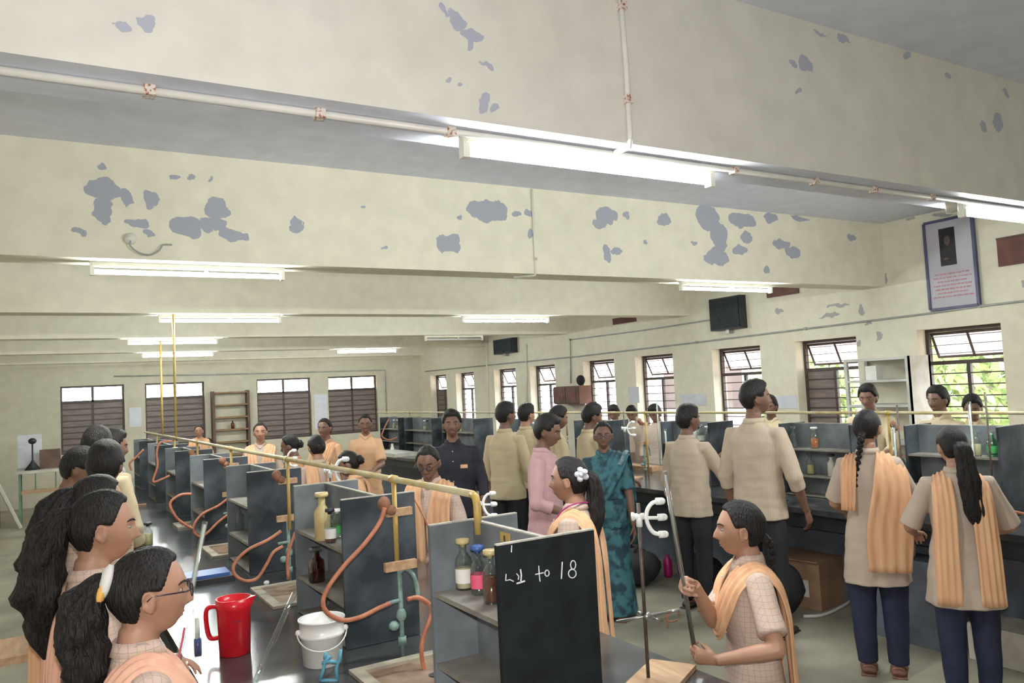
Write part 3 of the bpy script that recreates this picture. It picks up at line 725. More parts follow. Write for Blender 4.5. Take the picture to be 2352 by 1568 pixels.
# --- hoses
def hose(label, px, dep=None, Y=None, r=.0085, m=6, group='orange rubber hoses hanging by the racks'):
    P = [at_y(x, y, Y) if dep is None else at_d(x, y, dep) for x, y in px]
    tag(MB().tube(spline(P, m), r, 8).build('rubber_hose', g('hose'), None, True), label, 'hose', group)
hose('thick orange hose hanging in a wide loop by the second rack', [(884, 1165), (872, 1200), (838, 1248), (790, 1300), (752, 1352), (742, 1388), (758, 1412), (790, 1424), (830, 1416), (870, 1396), (896, 1385)], Y=2.78)
hose('orange hose curling from the teal tap down into the sink', [(936, 1376), (958, 1372), (980, 1382), (992, 1402), (984, 1430), (973, 1460), (968, 1495), (974, 1535), (985, 1570)], Y=2.66)
hose('orange hose in a long teardrop loop by the third rack', [(646, 1219), (615, 1240), (570, 1262), (541, 1290), (537, 1315), (560, 1333), (590, 1328), (612, 1296), (628, 1268), (650, 1254)], Y=4.30)
hose('orange hose hanging straight down beside the third rack', [(679, 1222), (668, 1250), (660, 1285), (662, 1330)], Y=4.28)
hose('orange hose loop in front of the fourth rack, upper', [(523, 1145), (500, 1162), (465, 1180), (446, 1205), (446, 1222), (460, 1232), (478, 1222), (500, 1200), (523, 1182)], Y=6.088, r=.0095)
hose('orange hose loop in front of the fourth rack, lower', [(440, 1134), (415, 1136), (394, 1150), (392, 1165), (405, 1188), (425, 1204), (443, 1214)], Y=6.086, r=.0095)
hose('orange hose hanging over the fifth rack', [(395, 1013), (368, 1016), (360, 1040), (362, 1070), (352, 1105), (372, 1100), (390, 1092)], Y=7.488, r=.0095)
hose('orange hose looped by the far racks of left bench', [(330, 1032), (312, 1050), (298, 1064), (302, 1080)], Y=8.888, r=.01)
hose('orange hose loop behind the tall boy on right bench', [(1668, 1032), (1652, 1045), (1644, 1068), (1650, 1085), (1672, 1092)], Y=5.348, r=.011)
hose('orange hose trailing on the bench right of ponytailed girl', [(2260, 1160), (2300, 1168), (2360, 1182)], dep=4.35, r=.008)
hose('dark red tube hanging behind the second rack', [(951, 1143), (966, 1172), (978, 1195), (988, 1225)], Y=3.3, r=.004)
hose('thin orange hose on far rack behind the girl in orange', [(893, 962), (882, 985), (878, 1002), (895, 1010), (912, 1004)], Y=12.686, r=.013)

# --- bottles
def bottle(label, p, h=.135, r=.024, body='glass', fill=None, fillh=.5, stop='white_plastic', lab=None, group='reagent bottles on the racks'):
    t = thing('reagent_bottle', label, 'bottle', p, group=group)
    b = MB().lathe([(r*.9, 0), (r, .004), (r, h*.55), (r*.92, h*.62), (r*.5, h*.72), (r*.42, h*.76), (r*.42, h*.88)], n=16, cap=True); b.build('body', g(body), t, True)
    if fill: MB().lathe([(r*.84, .005), (r*.9, .008), (r*.9, h*fillh)], n=14).build('contents', g(fill), t, True)
    if lab: MB().lathe([(r*1.02, h*.14), (r*1.02, h*.42)], n=16, cap=False).build('label_band', g(lab), t, True)
    MB().lathe([(r*.36, h*.84), (r*.36, h*.9), (r*.8, h*.91), (r*.86, h*.94), (r*.8, h), (r*.3, h*1.005)], n=14).build('stopper', g(stop), t, True)
    return t
bottle('bottle of cream powder with ivory stopper, nearest rack', at_z(1067, 1352, 1.2), .15, .026, fill='cream_liq', fillh=.42, stop='yellowplastic', lab='label_white')
bottle('clear bottle with blue stopper and pink label, nearest rack', at_z(1101, 1364, 1.2), .142, .024, fill='pane' and None, stop='blue', lab='label_pink')
bottle('bottle half full of dark red liquid, nearest rack', at_z(1130, 1384, 1.2), .148, .024, fill='amber', fillh=.5, stop='yellowplastic')
bottle('yellowed plastic bottle on second rack', at_z(742, 1240, 1.2), .20, .034, body='yellowplastic', stop='yellowplastic')
bottle('dark bottle with brown liquid on second rack', at_z(760, 1246, 1.2), .14, .024, fill='amber', fillh=.35, stop='dark', lab='label_white')
bottle('clear bottle with green label on second rack', at_z(776, 1233, 1.2), .12, .023, lab='label_green')
bottle('round brown bottle on the low shelf of second rack', at_z(728, 1335, .99), .15, .036, body='glass_brown', fill='amber', fillh=.35, stop='glass')
bottle('clear bottle with green label on third rack', at_z(556, 1133, 1.2), .18, .028, lab='label_green', stop='dark')
bottle('clear bottle on the low shelf of third rack', at_z(550, 1217, .99), .16, .03, stop='glass')
bottle('brown bottle on fourth rack', at_z(467, 1100, 1.2), .17, .028, body='glass_brown', fill='amber')
bottle('white capped bottle on fifth rack', at_z(403, 1075, 1.2), .20, .03, lab='label_white')
bottle('bottle of yellowish liquid on black bench in front of the profiled face', at_z(340, 1252, BZ), .16, .034, fill='yellowplastic', fillh=.5, stop='dark', group='bottles on the left bench')
bottle('tall white wash bottle beside the heads of the boys', at_z(280, 1115, BZ), .32, .045, body='white_plastic', stop='white_plastic', group='bottles on the left bench')
for x, z, b, f, s, l, n in [(1822, 1.2, 'glass', None, 'glass', None, 'clear bottle, left on shelf of rack beside the braided girl'), (1870, 1.2, 'glass', 'orange_liq', 'label_white', None, 'bottle of orange liquid on rack beside the braided girl'),
                         (1857, .99, 'glass', 'yellowplastic', 'glass', None, 'conical bottle on low shelf beside the braided girl'), (1610, 1.2, 'glass', None, 'glass', 'label_white', 'clear bottle on rack behind the boy at the bench'),
                         (1598, 1.2, 'white_plastic', None, 'white_plastic', None, 'white jar on rack behind the boy at the bench'), (2240, 1.2, 'glass', 'cream_liq', 'glass', None, 'bottle of pale powder on rack right of ponytailed girl'),
                         (2277, 1.2, 'glass_green', None, 'glass', 'label_green', 'green bottle on rack right of ponytailed girl'), (2222, .99, 'glass', None, 'dark', None, 'clear bottle on low shelf right of ponytailed girl'), (1905, .99, 'dirty_white', None, 'dark', None, 'pale jar on low shelf beside the braided girl')]:
    v = at_x(x, 1000, XR2-.08); bottle(n, (v.x, v.y, z), .17, .032, b, f, .45, s, l)
for k in range(7):
    for (a, b), w in zip(UR[3:], ('fourth', 'fifth', 'sixth', 'seventh', 'eighth', 'ninth')):
        if k < 3 and (k+len(w)) % 2 == 0 or k == 3:
            y = a + .1 + (b-a-.2)*((k*.37+len(w)*.21) % 1)
            bottle('small clear bottle on the upper shelf of the %s right rack' % w, (XR2-.08, y, 1.2), .16, .028, 'glass', 'cream_liq' if k % 2 else None, .4, 'white_plastic' if k else 'dark', None)

# --- things on the left bench
p = at_z(540, 1500, BZ); S = .215
t = thing('plastic_jug', 'bright red plastic measuring jug on the black bench', 'jug', p)
MB().lathe([(.052, 0), (.058, .003), (.064, S*.8), (.0665, S*.82), (.068, S), (.064, S), (.062, S*.8), (.055, .008), (.01, .006)], n=32, cap=False).build('jug_body', g('red'), t, True)
hd = MB().tube(spline([(-.05, 0, S*.84), (-.085, 0, S*.86), (-.106, 0, S*.80), (-.108, 0, S*.6), (-.1, 0, S*.36), (-.085, 0, S*.29), (-.055, 0, S*.31)], 5), .009, 8, ell=(1, 1.5)).build('handle', g('red'), t, True)
hd.rotation_euler = (0, 0, math.radians(-28)); 
sp = MB().add([(.06, -.02, S), (.06, .02, S), (.088, 0, S+.004), (.062, 0, S-.045)], [(0, 3, 2), (1, 2, 3), (0, 2, 1)]).build('spout', g('red'), t); sp.rotation_euler = (0, 0, math.radians(-28))
MB().box(-.015, .012, -.0665, -.063, S*.62, S*.66).build('moulded_mark', mat('dark_red_mark', (.3, .0, .02)), t)
p = at_z(742, 1522, BZ)
t = thing('plastic_bucket', 'white plastic tub with wire handle on the black bench', 'bucket', p); R = .083; S = .166
MB().lathe([(.066, 0), (.07, .002), (R*.93, S*.62), (R*.97, S*.63), (R, S*.64), (R, S*.7), (R*.97, S*.71), (R*.98, S*.96), (R*1.04, S*.97), (R*1.04, S), (R*.96, S), (R*.94, S*.7), (.06, .008), (.01, .006)], n=32, cap=False).build('tub', g('white_plastic'), t, True)
hw = [Vector((R*1.08*math.cos(q), -R*1.08*math.sin(q), S*.72 - R*.62*math.sin(q))) for q in [PI*k/16 for k in range(17)]]
hh = MB().tube(hw, .0028, 6).build('wire_handle', g('white_plastic'), t, True); hh.rotation_euler = (0, 0, math.radians(-15))
for s in (-1, 1):
    MB().ball((s*R*1.03*math.cos(math.radians(15)), -s*R*1.03*math.sin(math.radians(15)), S*.72), .011, nu=8, nv=6).build('handle_lug', g('white_plastic'), t, True)
# pale blue plastic clamp in front of the tub
c = MB(); dp = (at_z(755, 1560, BZ+.05)).dot(fw) if False else None
b0 = Vector(at_z(757, 1556, BZ+.01)); dd = (b0-Vector((0, 0, CAMH))).dot(fw)
for a_ in ([(735, 1562), (742, 1540), (748, 1515), (760, 1505)], [(775, 1560), (772, 1535), (780, 1510), (783, 1492)], [(740, 1522), (758, 1518), (780, 1520)], [(746, 1512), (748, 1498)]):
    c.tube([at_d(x, y, dd) for x, y in a_], .006, 8)
c.tube([at_d(738, 1564, dd), at_d(776, 1563, dd)], .008, 8)
tag(c.build('burette_clip', g('cyan'), None, True), 'pale blue plastic clip leaning against the white tub', 'clip')
# blue tray with a dark box
p = at_z(490, 1343, BZ)
t = thing('instrument_case', 'blue lidded instrument case lying open on the bench', 'case', (p.x, p.y+.1, BZ))
MB().box(-.13, .12, -.07, .08, 0, .028).build('case_bottom', g('dark'), t); MB().box(-.14, .10, -.04, .09, .028, .048, Matrix.Rotation(.05, 3, 'X')).build('lid', g('blue'), t)
tag(MB().ball(at_z(612, 1338, BZ+.012), .016, .016, .012, 8, 6).build('crumpled_paper', g('paper')), 'tiny crumpled white paper below the teardrop hose', 'paper')
tag(MB().box(*[v for v in (at_z(318, 1163, BZ).x-.07, at_z(318, 1163, BZ).x+.07, at_z(318, 1163, BZ).y-.04, at_z(318, 1163, BZ).y+.04, BZ+.0005, BZ+.02)]).build('wooden_block', g('wood')), 'small orange-brown wooden block on the far left bench', 'block')
# glass rod leaning from the bench, test tube with blue liquid, thermometer, glass tube
def stick(name, label, cat, a, b, da, db, r, m, parts=()):
    A_ = at_d(*a, da); B_ = at_d(*b, db); v = B_-A_; t = thing(name, label, cat, A_)
    MB().tube([(0, 0, 0), v], r, 12).build('glass_stem', g(m), t, True)
    for pn, f0, f1, rr, mm in parts: MB().tube([v*f0, v*f1], rr, 10).build(pn, g(mm), t, True)
    return t
stick('glass_rod', 'thick glass tube standing tilted in the bench before the white tub', 'glass tube', (676, 1362), (585, 1568), 2.5, 2.35, .009, 'glass')
stick('glass_burette', 'long glass burette held slanting in front of the bespectacled girl', 'burette', (471, 1198), (404, 1545), 2.25, 2.05, .0075, 'glass', [('red_column', .72, 1.0, .003, 'label_pink'), ('scale_face', .02, .45, .0045, 'label_white')])
stick('test_tube', 'test tube of blue liquid in front of the bespectacled girl', 'test tube', (452, 1398), (455, 1508), 2.2, 2.2, .011, 'glass', [('contents', .62, .97, .0095, 'ink'), ('paper_strip', .2, .6, .006, 'label_white')])

# --- stands
def stand(label, rod, clamp=None, base=None, group='burette stands on the benches', s=1.0):
    """rod: (x, y, ztop); clamp: (z, depth list)"""
    x, y, zt = rod
    t = thing('burette_stand', label, 'stand', (x, y, BZ), group=group)
    MB().box(-.10, .18, -.09, .07, .001, .018, Matrix.Rotation(math.radians(30), 3, 'Z')).build('base_board', g('woodpale'), t)
    MB().tube([(0, 0, .01), (0, 0, zt-BZ)], .006, 10).build('rod', g('rodm'), t, True)
    if clamp:
        z = clamp-BZ; c = MB(); R_ = rt*1.0; U = Vector((0, 0, 1)); Rn = Vector((R_.x, R_.y, 0)).normalized()
        def P(a, b): return Rn*a*s + U*(b*s+z)
        c.tube([P(-.025, .006), P(.02, .006)], .013*s, 10); c.tube([P(0, .015), P(0, -.035)], .013*s, 10); c.tube([P(-.03, .006), P(-.02, .006)], .018*s, 10)
        c.tube([P(0, 0), P(.075, -.004)], .007*s, 8)
        c.tube(spline([P(.078, .062), P(.055, .055), P(.036, .03), P(.030, 0), P(.037, -.034), P(.056, -.062), P(.085, -.07)], 6), .0085*s, 8)
        for a, b in ((.085, .062), (.09, -.002), (.09, -.07)): c.tube([P(a-.014, b), P(a+.012, b)], .0145*s, 10); c.ball(P(a+.012, b), .014*s, nu=8, nv=6)
        c.build('double_clamp', g('white_plastic'), t, True)
    return t
v = at_z(1490, 1568, BZ)
zr = at_x(1483, 1158, v.x).z
st = stand('burette stand with white double clamp and rusty rod, foreground', (v.x, v.y, zr), at_x(1485, 1192, v.x).z, s=.82)
dpt = (Vector((v.x, v.y, 1.1))-Vector((0, 0, CAMH))).dot(fw)
cl = MB(); cl.tube([at_d(1416, 1427, dpt)-v, at_d(1535, 1405, dpt)-v], .0045, 8); cl.tube([at_d(1535, 1405, dpt)-v, at_d(1560, 1400, dpt)-v], .006, 8)
cl.build('arm', g('steel'), st, True)
c2 = MB(); c2.ball(at_d(1487, 1414, dpt)-v, .017, .014, .012, 10, 7); c2.tube([at_d(1465, 1405, dpt)-v, at_d(1478, 1410, dpt)-v], .005, 6); c2.tube([at_d(1500, 1418, dpt)-v, at_d(1522, 1424, dpt)-v], .006, 6)
c2.build('boss_head', g('steel'), st, True)
c3 = MB(); c3.tube(spline([at_d(x, y, dpt)-v for x, y in ((1540, 1404), (1530, 1418), (1538, 1427), (1556, 1424))], 4), .004, 6); c3.tube(spline([at_d(x, y, dpt)-v for x, y in ((1540, 1404), (1556, 1402), (1562, 1412))], 4), .004, 6); c3.tube([at_d(1535, 1425, dpt)-v, at_d(1534, 1442, dpt)-v], .003, 6)
c3.build('jaws', g('rust'), st, True)
def stand_px(label, x, ytop, X, yclamp, s=1.0):
    a = at_x(x, ytop, X); stand(label, (X, a.y, a.z), at_x(x, yclamp, X).z if yclamp else None, s=s)
stand_px('burette stand with white clamp by the gas pipe elbow', 1097, 1128, 1.62, 1158, .72)
stand_px('burette stand with white clamp in front of the bowed dark-haired head', 757, 1062, 1.70, 1082, 1.25)
stand_px('burette stand with small white clamp behind the third rack', 652, 1030, 1.7, 1052, .95)
stand_px('burette stand on right bench behind the sari', 1432, 945, 5.1, 984, 1.0)
stand_px('burette stand on right bench between the two girls', 2060, 930, 5.1, None, 1)
stand_px('burette stand on right bench right of ponytailed girl', 2262, 900, 5.1, None, 1)
for n, x, y0, y1, X in (('upright burette on right bench near the ponytailed girl', 2226, 922, 1040, 5.08), ('upright burette held over the right bench between two girls', 2052, 975, 1060, 5.05), ('upright burette behind boy at the right bench', 1528, 985, 1020, 5.1), ('upright burette in front of dark-haired boys', 1508, 915, 1000, 5.95)):
    a = at_x(x, y0, X); b = Vector((X, a.y, BZ+.001))
    t = thing('upright_burette', n, 'burette', (X, a.y, b.z), group='burettes standing over the right bench')
    MB().tube([(0, 0, 0), (0, 0, a.z-b.z)], .012, 10).build('glass_stem', g('glass'), t, True); MB().tube([(0, 0, .02), (0, 0, a.z-b.z-.02)], .006, 8).build('scale_face', g('label_white'), t, True)
# reflective tile sheets and papers on right bench
def flat(name, label, cat, px, m, h=.012, sx=.12, sy=.16, z=BZ, X=None):
    p = at_z(*px, z); tag(MB().box(p.x-sx, p.x+sx, p.y-sy, p.y+sy, z+.001, z+h).build(name, g(m)), label, cat)
flat('white_tray', 'white tray on right bench beside the braided girl', 'tray', (1885, 1100), 'white_plastic', .03, .10, .2)
flat('enamel_tray', 'pale tray on bench behind the boy with his hand out', 'tray', (1640, 1092), 'dirty_white', .10, .12, .14)
flat('wooden_box', 'long pale wooden box on right bench behind the sari', 'box', (1470, 1078), 'woodpale', .05, .08, .3)
flat('grey_tray', 'grey tray on far bench by the girl in orange', 'tray', (905, 1045), 'dirty_white', .06, .2, .5)
flat('lidded_box', 'dark box on right bench next to the white tray', 'box', (1815, 1122), 'dark', .14, .09, .1)
tag(MB().box(5.45, 5.5, 4.0, 4.25, 1.2, 1.215).build('notebook', g('label_white')), 'thin white notebook on rack shelf beside the braided girl', 'notebook')

# --- floor things by the right bench
def carton(name, label, x, y, w, d, h, rz, m='carton', flaps=True):
    t = thing(name, label, 'box', (x, y, 0), rz)
    MB().box(-w/2, w/2, -d/2, d/2, .002, h).build('body', g(m), t)
    if flaps: MB().box(-w/2-.03, -w/2+.01, -d/2, d/2, h-.005, h+.004, Matrix.Rotation(.35, 3, 'Y')).build('flap', g(m), t); MB().box(-w/2-.003, -w/2, -d*.3, d*.15, h*.25, h*.6).build('pasted_label', g('label_white'), t)
    return t
p = at_z(1862, 1392, 0)
carton('cardboard_box', 'brown cardboard box under the right bench behind the foreground girl', p.x+.12, p.y+.12, .42, .48, .36, math.radians(8))
carton('cardboard_box', 'low brown carton on the floor beyond the ponytailed girl', 5.05, 2.6, .3, .6, .22, 0, flaps=False, m='dirty_white')
p = at_z(1930, 1400, 0)
tag(MB().tube(spline([at_z(1845, 1415, .012), at_z(1890, 1412, .012), at_z(1935, 1392, .012), at_z(1965, 1372, .012)], 5), .012, 8).build('plastic_pipe', g('whiteconduit'), None, True), 'white plastic pipe lying on the floor by the cardboard box', 'pipe')
def bag(label, px, rx, ry, rz, m='bag'):
    p = at_z(*px, 0); t = thing('school_bag', label, 'bag', (p.x, p.y, 0))
    b = MB().ball((0, 0, rz), rx, ry, rz, 14, 10)
    for v in b.v: v += Vector((noise.noise(v*7), noise.noise(v*7+Vector((3, 3, 3))), noise.noise(v*7+Vector((9, 0, 0)))))*.03; v.z = max(.002, v.z)
    b.build('bag_body', g(m), t, True)
    MB().tube(spline([(-rx*.3, -.02, rz*1.85), (0, -.05, rz*2.2), (rx*.3, -.02, rz*1.85)], 5), .012, 8).build('strap', g(m), t, True)
bag('black bag on the floor behind the foreground girl', (1800, 1420), .14, .16, .21)
bag('black school bag by bench foot behind the sari hem', (1465, 1345), .22, .2, .16)
bag('dark school bag under the right bench behind the stand', (1610, 1352), .18, .2, .15)
bag('black bag heaped under the bench by the two boys', (1440, 1320), .2, .25, .14)
p = at_z(1527, 1322, 0); a = at_d(1527, 1300, p.length*.93)
tag(MB().lathe([(.035, 0), (.04, .02), (.04, .15), (.02, .18), (.02, .2)], (p.x, p.y-.05, .0), 14).build('water_bottle', g('magenta'), None, True), 'magenta water bottle standing among the black bags', 'water bottle')
p = at_x(2080, 1275, 4.98)
t = thing('waste_bin', 'cream bin standing on dark shelf between the two girls', 'bin', (p.x, p.y, p.z-.0))
MB().lathe([(.06, 0), (.085, .18), (.09, .2), (.08, .2), (.055, .01)], n=18, cap=False).build('bin_body', g('dirty_white'), t, True); MB().lathe([(.085, .195), (.088, .205)], n=18).build('bin_rim', g('dirty_white'), t, True)
tag(MB().box(p.x-.1, p.x+.12, p.y-.35, p.y+.2, 0, p.z).build('storage_box', g('base')), 'grey-blue box under right bench carrying the cream bin', 'box')
for k, (x, y) in enumerate([(2235, 1472), (2275, 1465)]):
    p = at_z(x, y, 0); t = thing('sandal', 'dark sandal left on floor right of ponytailed girl, %s' % ('nearer the girl' if k == 0 else 'farther from the girl'), 'sandal', (p.x+.15, p.y, 0), math.radians(20+k*30), group='sandals on the floor')
    MB().rings([(0, 0, .002, .045, .12), (0, 0, .02, .045, .12)], 16).build('sole', g('dark'), t); MB().tube(spline([(-.04, .03, .02), (0, .05, .05), (.04, .03, .02)], 4), .008, 6).build('strap', g('darkwood'), t, True)
# --- left side
p = at_z(68, 1478, .5)
t = thing('wooden_stool', 'wooden stool with dark metal legs at the lower left', 'stool', (at_d(68, 1478, 3.3).x, at_d(68, 1478, 3.3).y, 0)); hs = at_d(68, 1478, 3.3).z
MB().box(-.17, .15, -.16, .16, hs-.03, hs).build('seat', g('woodpale'), t)
for a_ in (-1, 1):
    for b_ in (-1, 1): MB().tube([(a_*.13-.01, b_*.13, hs-.03), (a_*.15-.01, b_*.15, .001)], .011, 8).build('leg', g('greenleg'), t, True)
for a_ in (-1, 1): MB().tube([(a_*.14-.01, -.14, .2), (a_*.14-.01, .14, .2)], .007, 6).build('stretcher', g('greenleg'), t, True)
# table by the back wall
xa, xb = at_y(38, 1070, 15.2).x, at_y(160, 1070, 15.2).x; zt = at_y(90, 1078, 15.0).z
t = thing('steel_table', 'grey topped table with green legs in the far left corner', 'table', (0, 0, 0))
MB().box(xa, xb+.2, 14.8, 15.7, zt-.04, zt).build('tabletop', g('dirty_white'), t)
for x_ in (xa+.03, xb+.15):
    for y_ in (14.84, 15.66): MB().box(x_, x_+.035, y_-.018, y_+.018, 0, zt-.04).build('leg', g('greenleg'), t)
MB().box(xa+.05, xb+.15, 14.83, 14.86, zt-.36, zt-.3).build('rail', g('woodpale'), t)
for k in range(4): x_ = xa+.25+k*.28; MB().box(x_, x_+.02, 14.83, 14.85, zt-.3, zt-.04).build('slat', g('greenleg'), t)
a = at_y(40, 1000, 15.6); b = at_y(97, 1062, 15.6)
tag(MB().box(a.x, b.x, 15.55, 15.6, zt, a.z, Matrix.Rotation(-.05, 3, 'X'), (0, 15.6, zt)).build('white_board', g('paper')), 'small white board propped on the far corner table', 'board')
c = at_y(75, 1062, 15.1)
t = thing('retort_stand', 'dark instrument stand on the far table before the white board', 'stand', (c.x, 15.1, zt))
MB().lathe([(.12, 0), (.03, .12), (.012, .16), (.012, .42)], n=12).build('tripod', g('dark'), t, True); MB().ball((0, 0, .46), .06, .05, .05, 10, 7).build('head', g('dark'), t, True)
c = at_y(112, 1062, 15.2)
tag(MB().box(c.x-.13, c.x+.17, 15.1, 15.4, zt, zt+.3).build('wooden_crate', g('darkwood')), 'dark wooden crate on the far corner table', 'crate')
t = thing('leaning_frame', 'grey framed panel leaning at the far left edge', 'frame', (0, 0, 0))
A_, B_ = at_z(30, 1215, .01), at_y(0, 1090, at_z(30, 1215, .01).y); A_.x += .1
MB().tube([A_, (B_.x-.25, A_.y+.1, 1.25)], .03, 6).build('slanting_rail', g('dirty_white'), t); MB().tube([A_+Vector((-.7, .3, 0)), (B_.x-.75, A_.y+.4, 1.25)], .03, 6).build('slanting_rail', g('dirty_white'), t)
pn = MB().box(-.02, .02, -.2, .2, 0, 1.25).build('panel', g('brownboard'), t); pn.location = (A_.x-.45, A_.y+.5, 0.002); pn.scale = (8, 1, 1)
# glassware on far benches
def flask(label, p, s=1.0, m='glass'):
    t = thing('conical_flask', label, 'flask', p, group='glassware on the far right bench')
    MB().lathe([(.045*s, 0), (.048*s, .006*s), (.016*s, .09*s), (.016*s, .12*s), (.02*s, .124*s)], n=16).build('flask_body', g(m), t, True)
flask('clear conical flask before the girl with bowed hands', Vector((4.98, at_x(872, 1060, 4.98).y, BZ)), 1.6); flask('white flask on bench near the girl with bowed hands', Vector((5.05, at_x(902, 1050, 5.05).y, BZ)), 1.3, 'white_plastic')
flask('small flask on front edge of right bench near tall boy', Vector((4.9, 4.55, BZ)), .8); flask('flask on low shelf beside the white tray', Vector((5.0, 4.35, BZ)), 1.1)
# ================================================================== PEOPLE
MT.update(
    skin=mat('brown_skin', (.42, .225, .15), .5, var=.08, scale=10),
    skin_d=mat('dark_brown_skin', (.20, .105, .072), .5, var=.1, scale=10),
    hair=mat('black_hair', (.022, .018, .018), .52, scale=40, col2=(.006, .005, .006), stretch=(4, 4, .5), bump=.9, spec=.3),
    lip=mat('lip_skin', (.30, .11, .09), .5), lash=mat('eyebrow_hair', (.012, .01, .01), .8),
    eyew=mat('eye_white', (.34, .30, .28), .4), iris=mat('dark_iris', (.015, .008, .005), .15),
    kurta=checked('pinkish_checked_kurta_cloth', (.60, .45, .37), (.30, .24, .25), 54, .09),
    kurta_p=mat('plain_beige_kurta_cloth', (.50, .40, .33), .85, var=.05, scale=9, bump=.1),
    kurta_o=mat('peach_kurta_cloth', (.68, .42, .25), .85, var=.06, scale=9, bump=.1),
    dup=mat('peach_dupatta_cloth', (.80, .49, .29), .85, scale=5, col2=(.70, .38, .22), bump=.2, stretch=(6, 6, .6)),
    dup_s=mat('salmon_dupatta_cloth', (.78, .46, .34), .85, scale=5, col2=(.68, .36, .27), bump=.2, stretch=(6, 6, .6)),
    shirt=checked('beige_striped_shirt_cloth', (.56, .46, .35), (.50, .39, .30), 70, .25, True),
    shirt_y=mat('pale_khaki_shirt_cloth', (.56, .46, .30), .85, var=.05, scale=9, bump=.1),
    pink=checked('pink_shirt_cloth', (.60, .37, .39), (.53, .30, .33), 75, .3, True),
    navyshirt=mat('navy_shirt_cloth', (.016, .016, .028), .8, var=.3, scale=9, bump=.1),
    navy=mat('navy_salwar_cloth', (.018, .022, .055), .85, var=.2, scale=8, bump=.1),
    black=mat('black_trouser_cloth', (.014, .014, .018), .85, var=.2, scale=8),
    jeans=mat('blue_jeans', (.06, .10, .17), .85, var=.3, scale=8),
    teal_s=mat('teal_sari_cloth', (.05, .17, .21), .7, scale=14, col2=(.015, .05, .075), detail=6, lo=.42, hi=.55),
    teal_b=mat('pale_sari_border', (.28, .36, .42), .7, scale=20, col2=(.06, .14, .18)),
    greyb=mat('grey_blouse_cloth', (.30, .31, .33), .85),
    shoe=mat('dark_shoe_leather', (.05, .03, .025), .5, var=.2), sand=mat('brown_sandal', (.20, .09, .06), .6, var=.2),
    scrunch=mat('white_hair_band', (.78, .75, .74), .8), gold=mat('orange_hair_band', (.75, .42, .10), .6),
    specs=mat('dark_glasses_frame', (.02, .015, .03), .25), lens=glass('glasses_lens', (.95, .96, 1), .12),
    lan=mat('magenta_lanyard', (.42, .03, .20), .6), violet=mat('pale_violet_flower', (.72, .70, .82), .6),
)
def remeshed(mb, name, mats, parent, vox, iters=4, post=None, fac=.6):
    me = mb.mesh('tmp', mats); t = D.objects.new('tmp', me); COL.objects.link(t)
    r = t.modifiers.new('r', 'REMESH'); r.mode = 'VOXEL'; r.voxel_size = vox; r.use_smooth_shade = True
    if iters: s = t.modifiers.new('s', 'SMOOTH'); s.factor = fac; s.iterations = iters
    bpy.context.view_layer.update()
    out = D.meshes.new_from_object(t.evaluated_get(bpy.context.evaluated_depsgraph_get()))
    D.objects.remove(t); D.meshes.remove(me)
    if post:
        n = len(out.vertices); co_ = [0.0]*(n*3); out.vertices.foreach_get('co', co_)
        for i in range(n):
            p = post(Vector(co_[3*i:3*i+3])); co_[3*i], co_[3*i+1], co_[3*i+2] = p
        out.vertices.foreach_set('co', co_)
    out.update(); out.shade_smooth(); out.name = name
    out.materials.clear()
    for m in (mats if isinstance(mats, (list, tuple)) else [mats]): out.materials.append(m)
    o = D.objects.new(name, out); COL.objects.link(o); o.parent = parent; return o

def gss(x, w): return math.exp(-(x/w)**2)
def head_pt(n, fem=False):
    """point of the head surface in direction n (x right, y forward, z up), metres, centre between the ears"""
    x, y, z = n.x*.076, n.y*.096, n.z*.115
    if n.y < 0: y *= 1.04 + .06*sm(-.1, .5, n.z)
    if z < 0:
        k = sm(0, 1, -n.z)
        x *= 1-.36*k
        if n.y > 0: y = y*(1-.02*k) + .012*k
        else: y *= 1-.45*k
    if n.y > .2:
        y *= .965 + .02*gss(x, .05)
    f = sm(.1, .6, n.y)
    if f > 0:
        y += f*.021*gss(x, .011)*(sm(.018, -.026, z)*sm(-.046, -.036, z))          # nose ridge
        y += f*.006*gss(x, .018)*gss(z+.036, .009)                                  # nostrils
        y -= f*.0085*(gss(abs(x)-.031, .016))*gss(z-.004, .013)                     # eye sockets
        y += f*.004*gss(x, .045)*gss(z-.026, .010)                                  # brow
        y += f*.0055*gss(x, .021)*(gss(z+.060, .0055) + gss(z+.073, .006))          # lips
        y += f*.007*gss(x, .018)*gss(z+.100, .012)                                  # chin
        y += f*.003*gss(abs(x)-.045, .02)*gss(z+.035, .02)                          # cheeks
    return Vector((x, y, z))
def sphere_dirs(nu=56, nv=40):
    vs = [Vector((0, 0, -1))]; fs = []
    for i in range(1, nv):
        th = -PI/2 + PI*i/nv
        for j in range(nu): vs.append(Vector((math.cos(th)*math.sin(2*PI*j/nu), math.cos(th)*math.cos(2*PI*j/nu), math.sin(th))))
    vs.append(Vector((0, 0, 1))); L = len(vs)-1
    for j in range(nu): fs.append((0, 1+(j+1) % nu, 1+j))
    for i in range(nv-2):
        for j in range(nu):
            a = 1+i*nu+j; b = 1+i*nu+(j+1) % nu; fs.append((a, b, b+nu, a+nu))
    for j in range(nu): fs.append((L, L-nu+j, L-nu+(j+1) % nu))
    return vs, fs
SD = sphere_dirs(96, 68); SDL = sphere_dirs(32, 22)

